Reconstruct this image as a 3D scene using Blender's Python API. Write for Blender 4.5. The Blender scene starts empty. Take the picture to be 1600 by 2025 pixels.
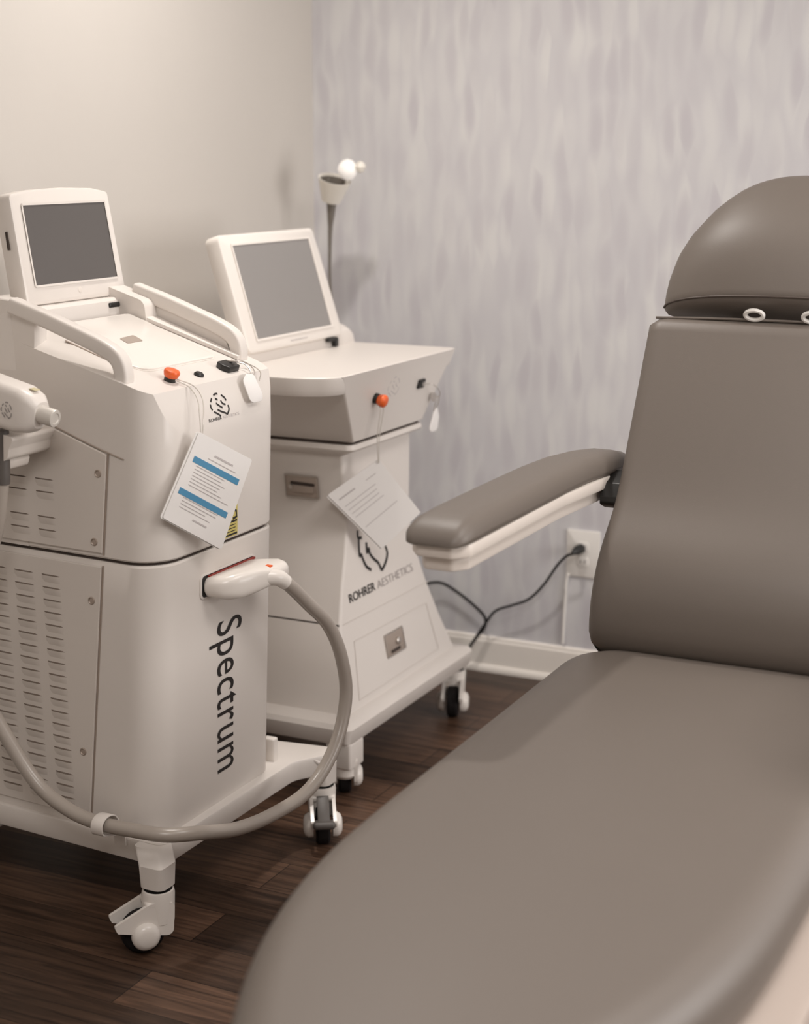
import bpy, bmesh, math, random
from mathutils import Vector, Matrix

SC = bpy.context.scene
COL = SC.collection
PI = math.pi
rad = math.radians

# ------------------------------------------------------------------ camera
cam_d = bpy.data.cameras.new('camera')
cam = bpy.data.objects.new('camera', cam_d)
COL.objects.link(cam)
CAM = Vector((2.281, -4.082, 1.45))
yaw, pitch = rad(26.05), math.atan(712 / 3195)
fwd = Vector((-math.sin(yaw) * math.cos(pitch), math.cos(yaw) * math.cos(pitch), -math.sin(pitch)))
cam.location = CAM
cam.rotation_euler = fwd.to_track_quat('-Z', 'Y').to_euler()
cam_d.sensor_fit = 'VERTICAL'
cam_d.sensor_height = 36.0
cam_d.lens = 36.0 * 3195 / 2025
cam_d.dof.use_dof = True
cam_d.dof.focus_distance = (Vector((0.66, -1.55, 0.7)) - CAM).dot(fwd)
cam_d.dof.aperture_fstop = 2.6
cam_d.clip_start = 0.05
SC.camera = cam

# ------------------------------------------------------------------ world, lights, exposure
W = bpy.data.worlds.new('world')
SC.world = W
W.use_nodes = True
W.node_tree.nodes['Background'].inputs[0].default_value = (1, 0.93, 0.86, 1)
W.node_tree.nodes['Background'].inputs[1].default_value = 0.05


def area(name, loc, size, power, color=(1, 0.90, 0.80), shape='DISK', size_y=None, aim=None, spread=180):
    l = bpy.data.lights.new(name, 'AREA')
    l.shape = shape
    l.size = size
    if size_y:
        l.size_y = size_y
    l.energy = power
    l.color = color
    l.spread = rad(spread)
    o = bpy.data.objects.new(name, l)
    o.location = loc
    if aim is not None:
        o.rotation_euler = (Vector(aim) - Vector(loc)).to_track_quat('-Z', 'Y').to_euler()
    COL.objects.link(o)
    return o


area('downlight_near_machines', (0.58, -1.06, 2.585), 0.12, 11, color=(1, 0.945, 0.89), spread=140)
area('ceiling_panel_light', (2.50, -1.80, 2.585), 1.0, 24, color=(1, 0.955, 0.925), shape='RECTANGLE', size_y=1.0)
area('ceiling_panel_light', (2.00, -3.90, 2.585), 1.0, 32, color=(1, 0.955, 0.925), shape='RECTANGLE', size_y=1.0)
area('added_side_fill', (3.94, -1.20, 1.20), 1.4, 50, color=(1, 0.97, 0.95), shape='RECTANGLE', size_y=1.5, aim=(0.0, -1.20, 0.8))  # added soft fill at the right wall, no window known there

vs = SC.view_settings
vs.view_transform = 'Standard'
vs.look = 'None'
vs.gamma = 1.0
vs.use_curve_mapping = False
vs.exposure = 0.1

# ------------------------------------------------------------------ materials
MATS = {}


def mat(name, color, rough=0.5, metal=0.0, spec=0.5, coat=0.0, var=0.0, bump=0.0, bscale=400, emit=None):
    if name in MATS:
        return MATS[name]
    m = bpy.data.materials.new(name)
    m.use_nodes = True
    nt = m.node_tree
    b = nt.nodes['Principled BSDF']
    b.inputs['Base Color'].default_value = (*color, 1)
    b.inputs['Roughness'].default_value = rough
    b.inputs['Metallic'].default_value = metal
    b.inputs['Specular IOR Level'].default_value = spec
    b.inputs['Coat Weight'].default_value = coat
    if emit:
        b.inputs['Emission Color'].default_value = (*emit[:3], 1)
        b.inputs['Emission Strength'].default_value = emit[3]
    tc = nt.nodes.new('ShaderNodeTexCoord')
    if var > 0:
        n = nt.nodes.new('ShaderNodeTexNoise')
        n.inputs['Scale'].default_value = 6
        n.inputs['Detail'].default_value = 4
        nt.links.new(tc.outputs['Object'], n.inputs['Vector'])
        r = nt.nodes.new('ShaderNodeMix')
        r.data_type = 'RGBA'
        r.inputs[6].default_value = (*[c * (1 - var) for c in color], 1)
        r.inputs[7].default_value = (*[min(1, c * (1 + var)) for c in color], 1)
        nt.links.new(n.outputs['Fac'], r.inputs[0])
        nt.links.new(r.outputs[2], b.inputs['Base Color'])
    if bump > 0:
        n = nt.nodes.new('ShaderNodeTexNoise')
        n.inputs['Scale'].default_value = bscale
        n.inputs['Detail'].default_value = 3
        nt.links.new(tc.outputs['Object'], n.inputs['Vector'])
        bp = nt.nodes.new('ShaderNodeBump')
        bp.inputs['Strength'].default_value = bump
        bp.inputs['Distance'].default_value = 0.001
        nt.links.new(n.outputs['Fac'], bp.inputs['Height'])
        nt.links.new(bp.outputs['Normal'], b.inputs['Normal'])
    MATS[name] = m
    return m


M_shell = mat('white_machine_plastic', (0.71, 0.66, 0.615), 0.38, var=0.015, bump=0.08, bscale=900)
M_shell2 = mat('white_plastic_glossy', (0.78, 0.73, 0.68), 0.25)
M_panel = mat('vent_panel_plastic', (0.69, 0.635, 0.585), 0.45, var=0.02)
M_slot = mat('vent_opening', (0.16, 0.125, 0.10), 0.8)
M_gap = mat('dark_gap', (0.05, 0.035, 0.028), 0.8)
M_black = mat('black_plastic', (0.012, 0.011, 0.010), 0.4)
M_rubber = mat('black_rubber', (0.010, 0.008, 0.008), 0.7, spec=0.2)
M_grey = mat('grey_plastic', (0.10, 0.088, 0.08), 0.45)
M_ink = mat('black_ink', (0.012, 0.009, 0.008), 0.6)
M_inkgrey = mat('grey_ink', (0.30, 0.27, 0.26), 0.6)
M_inkpale = mat('pale_grey_ink', (0.50, 0.46, 0.45), 0.6)
M_orange = mat('orange_plastic', (0.80, 0.13, 0.025), 0.35)
M_red = mat('red_board', (0.30, 0.03, 0.02), 0.5)
M_steel = mat('brushed_steel', (0.62, 0.58, 0.54), 0.32, metal=0.9, var=0.05)
M_recess = mat('recess_steel', (0.42, 0.35, 0.30), 0.45, metal=0.4, var=0.06)
M_tip = mat('satin_tip', (0.66, 0.62, 0.57), 0.35, metal=0.25)
M_brass = mat('brass', (0.65, 0.42, 0.18), 0.35, metal=1.0)
M_hose = mat('grey_hose', (0.37, 0.325, 0.285), 0.28, bump=0.05, bscale=200)
M_screen1 = mat('screen_dark_reflection', (0.105, 0.095, 0.09), 0.22)  # dark grey of the reflected room put into the base colour
M_screen2 = mat('screen_grey_reflection', (0.26, 0.245, 0.235), 0.25)  # paler reflected grey, also put into the base colour
M_paper = mat('laminated_paper', (0.80, 0.77, 0.745), 0.35)
M_blue = mat('blue_print', (0.07, 0.25, 0.42), 0.4)
M_yellow = mat('yellow_label', (0.62, 0.52, 0.16), 0.5)
M_dull = mat('dull_yellow_label', (0.60, 0.53, 0.33), 0.5)
M_clear = mat('clear_cord', (0.60, 0.56, 0.51), 0.2)
M_vinyl = mat('taupe_vinyl', (0.155, 0.130, 0.111), 0.47, var=0.02, bump=0.10, bscale=700)
M_piping = mat('dark_piping', (0.075, 0.055, 0.045), 0.5)
M_frame_shaded = mat('shaded_frame_plastic', (0.47, 0.395, 0.345), 0.4)  # white frame plastic with its shade put into a darker colour
M_frame = mat('white_chair_plastic', (0.76, 0.69, 0.63), 0.35)
M_trim = mat('white_trim_paint', (0.86, 0.81, 0.75), 0.35)
M_plate = mat('white_cover_plate', (0.80, 0.77, 0.73), 0.35)
M_lamp = mat('lamp_cream_plastic', (0.78, 0.74, 0.67), 0.4)
M_lampdark = mat('lamp_grey_metal', (0.16, 0.14, 0.12), 0.4, metal=0.3)
M_lampin = mat('lamp_inner_grey', (0.30, 0.28, 0.26), 0.5)
M_bulb = mat('opal_glass', (0.85, 0.82, 0.78), 0.25, emit=(1, 0.95, 0.9, 0.25))


def nlink(nt, a, b):
    nt.links.new(a, b)


def mk_beige_wall():
    m = mat('beige_wall_paint', (0.555, 0.52, 0.48), 0.75, var=0.012, bump=0.12, bscale=250)
    return m


def mk_wallpaper():
    m = bpy.data.materials.new('feather_wallpaper')
    m.use_nodes = True
    nt = m.node_tree
    b = nt.nodes['Principled BSDF']
    b.inputs['Roughness'].default_value = 0.6
    tc = nt.nodes.new('ShaderNodeTexCoord')
    warp = nt.nodes.new('ShaderNodeTexNoise')
    warp.inputs['Scale'].default_value = 5
    nlink(nt, tc.outputs['Object'], warp.inputs['Vector'])
    vm = nt.nodes.new('ShaderNodeVectorMath')
    vm.operation = 'MULTIPLY_ADD'
    nlink(nt, warp.outputs['Color'], vm.inputs[0])
    vm.inputs[1].default_value = (0.05, 0, 0.03)
    nlink(nt, tc.outputs['Object'], vm.inputs[2])
    prev = None
    base = (0.600, 0.588, 0.606, 1)
    cols = [(0.655, 0.647, 0.650, 1), (0.685, 0.677, 0.672, 1), (0.548, 0.528, 0.555, 1)]
    shifts = [(0, 0, 0), (3.3, 0, 1.7), (7.7, 0, 5.1)]
    for k in range(3):
        mp = nt.nodes.new('ShaderNodeMapping')
        mp.inputs['Location'].default_value = shifts[k]
        mp.inputs['Rotation'].default_value = (0, rad((-7, 8, 3)[k]), 0)
        mp.inputs['Scale'].default_value = (25, 1, 6.2)
        nlink(nt, vm.outputs[0], mp.inputs['Vector'])
        sep = nt.nodes.new('ShaderNodeSeparateXYZ')
        nlink(nt, mp.outputs[0], sep.inputs[0])
        cmb = nt.nodes.new('ShaderNodeCombineXYZ')
        nlink(nt, sep.outputs[0], cmb.inputs[0])
        nlink(nt, sep.outputs[2], cmb.inputs[1])
        vo = nt.nodes.new('ShaderNodeTexVoronoi')
        vo.voronoi_dimensions = '2D'
        vo.inputs['Scale'].default_value = 1
        vo.inputs['Randomness'].default_value = 0.75
        nlink(nt, cmb.outputs[0], vo.inputs['Vector'])
        mr = nt.nodes.new('ShaderNodeMapRange')
        mr.interpolation_type = 'SMOOTHSTEP'
        mr.inputs['From Min'].default_value = 0.68
        mr.inputs['From Max'].default_value = 0.15
        nlink(nt, vo.outputs['Distance'], mr.inputs['Value'])
        sp = nt.nodes.new('ShaderNodeSeparateColor')
        nlink(nt, vo.outputs['Color'], sp.inputs[0])
        mu = nt.nodes.new('ShaderNodeMath')
        mu.operation = 'MULTIPLY'
        nlink(nt, mr.outputs[0], mu.inputs[0])
        nlink(nt, sp.outputs[0], mu.inputs[1])
        mx = nt.nodes.new('ShaderNodeMix')
        mx.data_type = 'RGBA'
        nlink(nt, mu.outputs[0], mx.inputs[0])
        if prev is None:
            mx.inputs[6].default_value = base
        else:
            nlink(nt, prev, mx.inputs[6])
        mx.inputs[7].default_value = cols[k]
        prev = mx.outputs[2]
    nlink(nt, prev, b.inputs['Base Color'])
    return m


def mk_floor():
    m = bpy.data.materials.new('dark_wood_planks')
    m.use_nodes = True
    nt = m.node_tree
    b = nt.nodes['Principled BSDF']
    tc = nt.nodes.new('ShaderNodeTexCoord')
    br = nt.nodes.new('ShaderNodeTexBrick')
    br.offset = 0.37
    br.inputs['Color1'].default_value = (0.046, 0.027, 0.018, 1)
    br.inputs['Color2'].default_value = (0.135, 0.078, 0.051, 1)
    br.inputs['Mortar'].default_value = (0.02, 0.012, 0.008, 1)
    br.inputs['Scale'].default_value = 1
    br.inputs['Mortar Size'].default_value = 0.0012
    br.inputs['Brick Width'].default_value = 1.1
    br.inputs['Row Height'].default_value = 0.125
    nlink(nt, tc.outputs['Object'], br.inputs['Vector'])
    mp = nt.nodes.new('ShaderNodeMapping')
    mp.inputs['Scale'].default_value = (5, 75, 1)
    nlink(nt, tc.outputs['Object'], mp.inputs['Vector'])
    no = nt.nodes.new('ShaderNodeTexNoise')
    no.inputs['Scale'].default_value = 1
    no.inputs['Detail'].default_value = 6
    no.inputs['Distortion'].default_value = 0.8
    nlink(nt, mp.outputs[0], no.inputs['Vector'])
    cr = nt.nodes.new('ShaderNodeValToRGB')
    cr.color_ramp.elements[0].position = 0.3
    cr.color_ramp.elements[0].color = (0.35, 0.33, 0.32, 1)
    cr.color_ramp.elements[1].position = 0.72
    cr.color_ramp.elements[1].color = (1.35, 1.3, 1.25, 1)
    nlink(nt, no.outputs['Fac'], cr.inputs[0])
    mx = nt.nodes.new('ShaderNodeMix')
    mx.data_type = 'RGBA'
    mx.blend_type = 'MULTIPLY'
    mx.inputs[0].default_value = 1
    nlink(nt, br.outputs['Color'], mx.inputs[6])
    nlink(nt, cr.outputs[0], mx.inputs[7])
    nlink(nt, mx.outputs[2], b.inputs['Base Color'])
    b.inputs['Roughness'].default_value = 0.42
    b.inputs['Specular IOR Level'].default_value = 0.35
    bp = nt.nodes.new('ShaderNodeBump')
    bp.inputs['Strength'].default_value = 0.25
    bp.inputs['Distance'].default_value = 0.002
    nlink(nt, no.outputs['Fac'], bp.inputs['Height'])
    nlink(nt, bp.outputs[0], b.inputs['Normal'])
    return m


M_beige = mk_beige_wall()
M_paperwall = mk_wallpaper()
M_floor = mk_floor()
M_ceil = mat('ceiling_paint', (0.80, 0.77, 0.73), 0.8)

# ------------------------------------------------------------------ helpers


def thing(name, loc, label, cat, group=None):
    o = bpy.data.objects.new(name, None)
    o.empty_display_size = 0.05
    o.location = loc
    COL.objects.link(o)
    o['label'] = label
    o['category'] = cat
    if group:
        o['group'] = group
    return o


def world_loc(o):
    v = Vector((0, 0, 0))
    while o is not None:
        v += o.location
        o = o.parent
    return v


def obj(name, bm, material, parent=None, smooth=True, angle=38, local=False, label=None):
    """Link bm as one mesh object; its vertices are in world space unless local."""
    bmesh.ops.recalc_face_normals(bm, faces=bm.faces[:])
    me = bpy.data.meshes.new(name)
    if parent is not None and not local:
        bmesh.ops.translate(bm, verts=bm.verts[:], vec=-world_loc(parent))
    bm.to_mesh(me)
    bm.free()
    me.materials.append(material)
    if smooth:
        me.polygons.foreach_set('use_smooth', [True] * len(me.polygons))
        me.set_sharp_from_angle(angle=rad(angle))
    o = bpy.data.objects.new(name, me)
    COL.objects.link(o)
    o.parent = parent
    if label:
        o['label'] = label
    return o


def add_box(bm, x0, x1, y0, y1, z0, z1, bev=0.0, seg=3, M=None):
    t = bmesh.new()
    bmesh.ops.create_cube(t, size=1)
    for v in t.verts:
        v.co = Vector(((x0 + x1) / 2 + v.co.x * (x1 - x0), (y0 + y1) / 2 + v.co.y * (y1 - y0), (z0 + z1) / 2 + v.co.z * (z1 - z0)))
    if bev > 0:
        bmesh.ops.bevel(t, geom=t.edges[:], offset=bev, segments=seg, affect='EDGES', profile=0.5)
    if M is not None:
        bmesh.ops.transform(t, matrix=M, verts=t.verts[:])
    merge(bm, t)


def merge(bm, t):
    vm = {v: bm.verts.new(v.co) for v in t.verts}
    for f in t.faces:
        try:
            bm.faces.new([vm[v] for v in f.verts])
        except ValueError:
            pass
    t.free()


def box(*a, **k):
    bm = bmesh.new()
    add_box(bm, *a, **k)
    return bm


def rpoly(pts, radii, n=7):
    """Polygon (2-D points) with rounded corners."""
    out = []
    N = len(pts)
    if not isinstance(radii, (list, tuple)):
        radii = [radii] * N
    for i in range(N):
        p = Vector(pts[i])
        a = Vector(pts[i - 1]) - p
        b = Vector(pts[(i + 1) % N]) - p
        r = radii[i]
        if r <= 1e-6:
            out += [p.copy()] * 1
            continue
        a.normalize()
        b.normalize()
        half = math.acos(max(-1, min(1, a.dot(b)))) / 2
        d = r / math.tan(half)
        c = p + (a + b).normalized() * (r / math.sin(half))
        s, e = p + a * d - c, p + b * d - c
        a0 = math.atan2(s.y, s.x)
        a1 = math.atan2(e.y, e.x)
        da = (a1 - a0 + PI) % (2 * PI) - PI
        for k in range(n + 1):
            t = a0 + da * k / n
            out.append(c + Vector((math.cos(t), math.sin(t))) * r)
    return out


def loft(rings, cap=True, bm=None, closed=True):
    bm = bm or bmesh.new()
    R = [[bm.verts.new(Vector(p)) for p in ring] for ring in rings]
    n = len(R[0])
    for a, b in zip(R, R[1:]):
        for i in range(n if closed else n - 1):
            j = (i + 1) % n
            bm.faces.new((a[i], a[j], b[j], b[i]))
    if cap:
        bm.faces.new(R[0][::-1])
        bm.faces.new(R[-1])
    return bm


def plate(outline, z0, z1, bev=0.0, f=None, bm=None):
    """Extruded outline (2-D) with small chamfered rims; f maps (u,v,w) to a point."""
    f = f or (lambda u, v, w: (u, v, w))
    c = sum((Vector(p) for p in outline), Vector((0, 0))) / len(outline)

    def ins(d):
        N = len(outline)
        res = []
        for i in range(N):
            p = Vector(outline[i])
            e = (Vector(outline[(i + 1) % N]) - Vector(outline[i - 1]))
            if e.length < 1e-9:
                res.append(p)
                continue
            nrm = Vector((-e.y, e.x)).normalized()
            if nrm.dot(c - p) < 0:
                nrm = -nrm
            res.append(p + nrm * d)
        return res
    if bev > 0:
        o1, o2 = ins(bev), ins(bev * 0.3)
        rings = [[f(p.x, p.y, z0) for p in o1], [f(p.x, p.y, z0 + bev * 0.3) for p in o2], [f(p[0], p[1], z0 + bev) for p in outline],
                 [f(p[0], p[1], z1 - bev) for p in outline], [f(p.x, p.y, z1 - bev * 0.3) for p in o2], [f(p.x, p.y, z1) for p in o1]]
    else:
        rings = [[f(p[0], p[1], z0) for p in outline], [f(p[0], p[1], z1) for p in outline]]
    return loft(rings, bm=bm)


def pad(outline, h, rt, rb, crown=0.0, f=None, rings_in=6, fdef=None):
    """Upholstered pad: outline (2-D, convex), thickness h, per-point rounding radii rt (top) and rb (bottom)."""
    f = f or (lambda u, v, w: (u, v, w))
    N = len(outline)
    P = [Vector(p) for p in outline]
    c = sum(P, Vector((0, 0))) / N
    if not isinstance(rt, list):
        rt = [rt] * N
    if not isinstance(rb, list):
        rb = [rb] * N
    nr = []
    for i in range(N):
        e = P[(i + 1) % N] - P[i - 1]
        n = Vector((-e.y, e.x)).normalized()
        if n.dot(c - P[i]) < 0:
            n = -n
        nr.append(n)
    D = fdef or (lambda u, v: 0.0)
    rings = []

    def put(q, w, k):
        rings.append([f(p.x, p.y, wi + k * D(p.x, p.y)) for p, wi in zip(q, w)])
    K = 7
    q0 = [P[i] + nr[i] * rb[i] for i in range(N)]
    put([c + (p - c) * 0.5 for p in q0], [0.0] * N, 0)
    for k in range(K):
        t = PI / 2 * k / K
        put([P[i] + nr[i] * rb[i] * (1 - math.sin(t)) for i in range(N)], [rb[i] * (1 - math.cos(t)) for i in range(N)], 0)
    put(P, rb, 0.3)
    put(P, [h - r for r in rt], 0.8)
    for k in range(1, K + 1):
        t = PI / 2 * k / K
        put([P[i] + nr[i] * rt[i] * (1 - math.cos(t)) for i in range(N)], [h - rt[i] * (1 - math.sin(t)) for i in range(N)], 1)
    q1 = [P[i] + nr[i] * rt[i] for i in range(N)]
    for k in range(1, rings_in + 1):
        s = 1 - k / (rings_in + 0.35)
        put([c + (p - c) * s for p in q1], [h + crown * (1 - s * s)] * N, 1)
    return loft(rings)


def tube(pts, r, n=12, sub=6, cap=True, bm=None, rads=None):
    """Round tube through points (Catmull-Rom)."""
    P = [Vector(p) for p in pts]
    C, RR = [], []
    R = rads or [r] * len(P)
    for i in range(len(P) - 1):
        p0 = P[i - 1] if i > 0 else P[i] * 2 - P[i + 1]
        p1, p2 = P[i], P[i + 1]
        p3 = P[i + 2] if i + 2 < len(P) else P[i + 1] * 2 - P[i]
        for k in range(sub):
            t = k / sub
            C.append(0.5 * ((2 * p1) + (p2 - p0) * t + (2 * p0 - 5 * p1 + 4 * p2 - p3) * t * t + (3 * p1 - p0 - 3 * p2 + p3) * t ** 3))
            RR.append(R[i] + (R[i + 1] - R[i]) * t)
    C.append(P[-1])
    RR.append(R[-1])
    T = [(C[min(i + 1, len(C) - 1)] - C[max(i - 1, 0)]).normalized() for i in range(len(C))]
    up = Vector((0, 0, 1)) if abs(T[0].z) < 0.9 else Vector((1, 0, 0))
    N = (up - T[0] * up.dot(T[0])).normalized()
    rings = []
    for i, c in enumerate(C):
        N = (N - T[i] * N.dot(T[i])).normalized()
        B = T[i].cross(N)
        rings.append([c + (N * math.cos(2 * PI * k / n) + B * math.sin(2 * PI * k / n)) * RR[i] for k in range(n)])
    return loft(rings, cap=cap, bm=bm)


def sweep_flat(path, prof, side, bm=None, sub=1):
    """Sweep a 2-D profile (a across the path in its plane, b along side) along a planar path."""
    P = [Vector(p) for p in path]
    side = Vector(side).normalized()
    rings = []
    for i, p in enumerate(P):
        t = (P[min(i + 1, len(P) - 1)] - P[max(i - 1, 0)]).normalized()
        nrm = side.cross(t).normalized()
        rings.append([p + nrm * a + side * b for a, b in prof])
    return loft(rings, bm=bm)


def lathe(prof, n=24, M=None, bm=None, caps=True):
    """prof: (radius, height) list around local z."""
    M = M or Matrix()
    rings = [[M @ Vector((r * math.cos(2 * PI * k / n), r * math.sin(2 * PI * k / n), h)) for k in range(n)] for r, h in prof]
    return loft(rings, cap=caps, bm=bm)


def align(loc, zdir, xdir=None):
    z = Vector(zdir).normalized()
    x = Vector(xdir) if xdir is not None else (Vector((0, 0, 1)) if abs(z.z) < 0.9 else Vector((1, 0, 0)))
    x = (x - z * x.dot(z)).normalized()
    y = z.cross(x)
    M = Matrix((x, y, z)).transposed().to_4x4()
    M.translation = Vector(loc)
    return M


class Frame:
    """A plane in the scene: origin, u to the right, v upwards, n outwards."""

    def __init__(s, o, u, v):
        s.o = Vector(o)
        s.u = Vector(u).normalized()
        s.n = s.u.cross(Vector(v)).normalized()
        s.v = s.n.cross(s.u).normalized()

    def __call__(s, a, b, c=0.0):
        return s.o + s.u * a + s.v * b + s.n * c

    def uv(s, p):
        d = Vector(p) - s.o
        return (d.dot(s.u), d.dot(s.v))


def strip(fr, pts, w, lift=0.0006, bm=None, w2=None):
    """Flat printed stroke along a polyline in a frame."""
    bm = bm or bmesh.new()
    P = [Vector(p) for p in pts]
    L, R = [], []
    for i, p in enumerate(P):
        t = (P[min(i + 1, len(P) - 1)] - P[max(i - 1, 0)]).normalized()
        n = Vector((-t.y, t.x))
        ww = w if w2 is None else w + (w2 - w) * i / max(1, len(P) - 1)
        L.append(p + n * ww / 2)
        R.append(p - n * ww / 2)
    th = 0.0004
    for i in range(len(P) - 1):
        q = [L[i], R[i], R[i + 1], L[i + 1]]
        a = [bm.verts.new(fr(p.x, p.y, lift)) for p in q]
        b = [bm.verts.new(fr(p.x, p.y, lift - th)) for p in q]
        bm.faces.new(a)
        for k in range(4):
            bm.faces.new((a[k], b[k], b[(k + 1) % 4], a[(k + 1) % 4]))
    return bm


def smooth_pts(pts, sub=5):
    P = [Vector(p) for p in pts]
    out = []
    for i in range(len(P) - 1):
        p0 = P[i - 1] if i > 0 else P[i] * 2 - P[i + 1]
        p1, p2 = P[i], P[i + 1]
        p3 = P[i + 2] if i + 2 < len(P) else P[i + 1] * 2 - P[i]
        for k in range(sub):
            t = k / sub
            out.append(0.5 * ((2 * p1) + (p2 - p0) * t + (2 * p0 - 5 * p1 + 4 * p2 - p3) * t * t + (3 * p1 - p0 - 3 * p2 + p3) * t ** 3))
    out.append(P[-1])
    return out


def text_bm(body, fr, origin, width, height, rot=0.0, lift=0.0006, spacing=1.0, shear=0.0, weight=0.0):
    """Lettering fitted to width x cap height in a frame, origin at the baseline start, rot in the plane."""
    cu = bpy.data.curves.new('lettering_curve', 'FONT')
    cu.body = body
    cu.size = 1
    cu.extrude = 0.0
    cu.offset = weight
    cu.space_character = spacing
    o = bpy.data.objects.new('lettering_tmp', cu)
    COL.objects.link(o)
    dg = bpy.context.evaluated_depsgraph_get()
    me = bpy.data.meshes.new_from_object(o.evaluated_get(dg))
    bm = bmesh.new()
    bm.from_mesh(me)
    bpy.data.objects.remove(o)
    bpy.data.curves.remove(cu)
    bpy.data.meshes.remove(me)
    xs = [v.co.x for v in bm.verts]
    x0, x1 = min(xs), max(xs)
    sx, sy = width / (x1 - x0), height / 0.729
    c, s = math.cos(rot), math.sin(rot)
    for v in bm.verts:
        a, b = (v.co.x - x0) * sx, v.co.y * sy
        a += b * shear
        v.co = fr(origin[0] + a * c - b * s, origin[1] + a * s + b * c, lift)
    return bm


def copy_tree(o, parent=None):
    c = o.copy()
    COL.objects.link(c)
    c.parent = parent
    for ch in list(o.children):
        copy_tree(ch, c)
    return c


# ------------------------------------------------------------------ room
def struct(name, bm, m):
    o = obj(name, bm, m, None, smooth=False)
    o['kind'] = 'structure'
    return o


RX, RY, RZ = 4.0, -5.2, 2.6
struct('floor', box(-0.1, RX + 0.1, RY - 0.1, 0.1, -0.1, 0.0), M_floor)
struct('wall_left', box(-0.1, 0.0, RY, 0.1, 0.0, RZ), M_beige)
struct('wall_back', box(0.0, RX, 0.0, 0.1, 0.0, RZ), M_paperwall)
struct('wall_right', box(RX, RX + 0.1, RY, 0.1, 0.0, RZ), M_beige)
struct('wall_front', box(-0.1, RX + 0.1, RY - 0.1, RY, 0.0, RZ), M_beige)
struct('ceiling', box(-0.1, RX + 0.1, RY - 0.1, 0.1, RZ, RZ + 0.1), M_ceil)
BB = [(0, 0), (0.021, 0), (0.021, 0.010), (0.017, 0.018), (0.012, 0.020), (0.012, 0.088), (0.009, 0.092), (0.009, 0.098), (0.004, 0.102), (0, 0.102)]
struct('baseboard_back', loft([[(x, -d, z) for d, z in BB] for x in (0.0, RX)]), M_trim)
struct('baseboard_left', loft([[(d, y, z) for d, z in BB] for y in (RY, -0.021)]), M_trim)


bm = bmesh.new()
for y0, y1, z0, z1 in ((-2.06, -0.34, 0.34, 0.42), (-2.06, -0.34, 1.98, 2.06), (-2.06, -1.98, 0.42, 1.98), (-0.42, -0.34, 0.42, 1.98), (-1.22, -1.18, 0.42, 1.98)):
    add_box(bm, RX - 0.03, RX, y0, y1, z0, z1, bev=0.005)
struct('added_window_frame', bm, M_trim)  # unseen frame added behind the side fill light

# ------------------------------------------------------------------ casters (built once around their own top centre)
def caster_meshes():
    """Twin-hood castor: axis z up, wheel trails along -y (local). Origin on the floor under the swivel stem."""
    ms = {}
    bm = bmesh.new()
    # swivel cup
    lathe([(0.022, 0.050), (0.029, 0.058), (0.0310, 0.112), (0.0295, 0.119), (0.0265, 0.120), (0.0245, 0.113)], 28, bm=bm)
    # hood: two cheeks and the bridge between them
    for sx in (-1, 1):
        prof = rpoly([(0.020, 0.034), (0.024, 0.100), (-0.022, 0.103), (-0.090, 0.070), (-0.084, 0.056), (-0.034, 0.044)],
                     [0.012, 0.010, 0.03, 0.005, 0.005, 0.014], 5)
        x0, x1 = (0.0200 * sx, 0.0275 * sx)
        loft([[(x0, a, b) for a, b in prof], [(x1, a, b) for a, b in prof]], bm=bm)
        # oval hub cover
        lathe([(0.0015, 0.0150), (0.014, 0.0145), (0.022, 0.0110), (0.0265, 0.004), (0.0265, -0.006)], 28,
              M=align((0.0270 * sx, -0.032, 0.0415), (sx, 0, 0)), bm=bm)
    add_box(bm, -0.0275, 0.0275, -0.030, 0.018, 0.090, 0.1035, bev=0.005)
    ms['housing'] = bm
    ms['wheel'] = lathe([(0.008, -0.0145), (0.036, -0.0145), (0.0408, -0.010), (0.0415, 0), (0.0408, 0.010), (0.036, 0.0145), (0.008, 0.0145)], 32,
                        M=align((0, -0.032, 0.0415), (1, 0, 0)))
    ms['stem'] = lathe([(0.0240, 0.112), (0.0240, 0.1175), (0.0215, 0.119), (0.0215, 0.138), (0.010, 0.140)], 22)
    b = bmesh.new()
    pp = [(-0.036, 0.106), (-0.056, 0.094), (-0.074, 0.079), (-0.086, 0.068)]
    sweep_flat([(0, a, z) for a, z in pp], rpoly([(-0.003, -0.013), (0.004, -0.013), (0.004, 0.013), (-0.003, 0.013)], 0.002, 2), (1, 0, 0), bm=b)
    add_box(b, -0.024, 0.024, -0.100, -0.074, 0.056, 0.072, bev=0.007)
    ms['pedal'] = b
    return ms


CM = caster_meshes()
CAST_PROTO = {}


def place_caster(root, loc, trail_deg, brake=False):
    """trail_deg: compass of the trailing direction in world XY (0 = +x, 90 = +y)."""
    def piece(key, name, material, parent, label=None):
        if key not in CAST_PROTO:
            CAST_PROTO[key] = obj(name, CM[key], material, parent, local=True, label=label)
            return CAST_PROTO[key]
        c = CAST_PROTO[key].copy()
        COL.objects.link(c)
        c.parent = parent
        return c
    out = piece('housing', 'caster', M_shell2, root)
    piece('wheel', 'wheel', M_rubber, out)
    piece('stem', 'swivel_ring', M_black, out)
    if brake:
        piece('pedal', 'brake_pedal', M_grey, out, 'dark grey brake pedal')
    out.location = Vector(loc) - world_loc(root)
    out.rotation_euler = (0, 0, rad(trail_deg + 90))
    return out


# ================================================================== SPECTRUM MACHINE (nearer, left)
S = thing('laser_machine', (0.37, -1.53, 0), 'tall white laser cabinet with dark screen, side vents and black vertical lettering', 'laser machine', 'laser machines along the beige wall')


def s_outline(xf, yl, yr, rf=0.065, rb=0.03, xb=0.08):
    ta = 0.08 * (xf - xb)
    return rpoly([(xf, yl), (xf, yr), (xb, yr - ta), (xb, yl + ta)], [rf, rf, rb, rb], 8)


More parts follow.
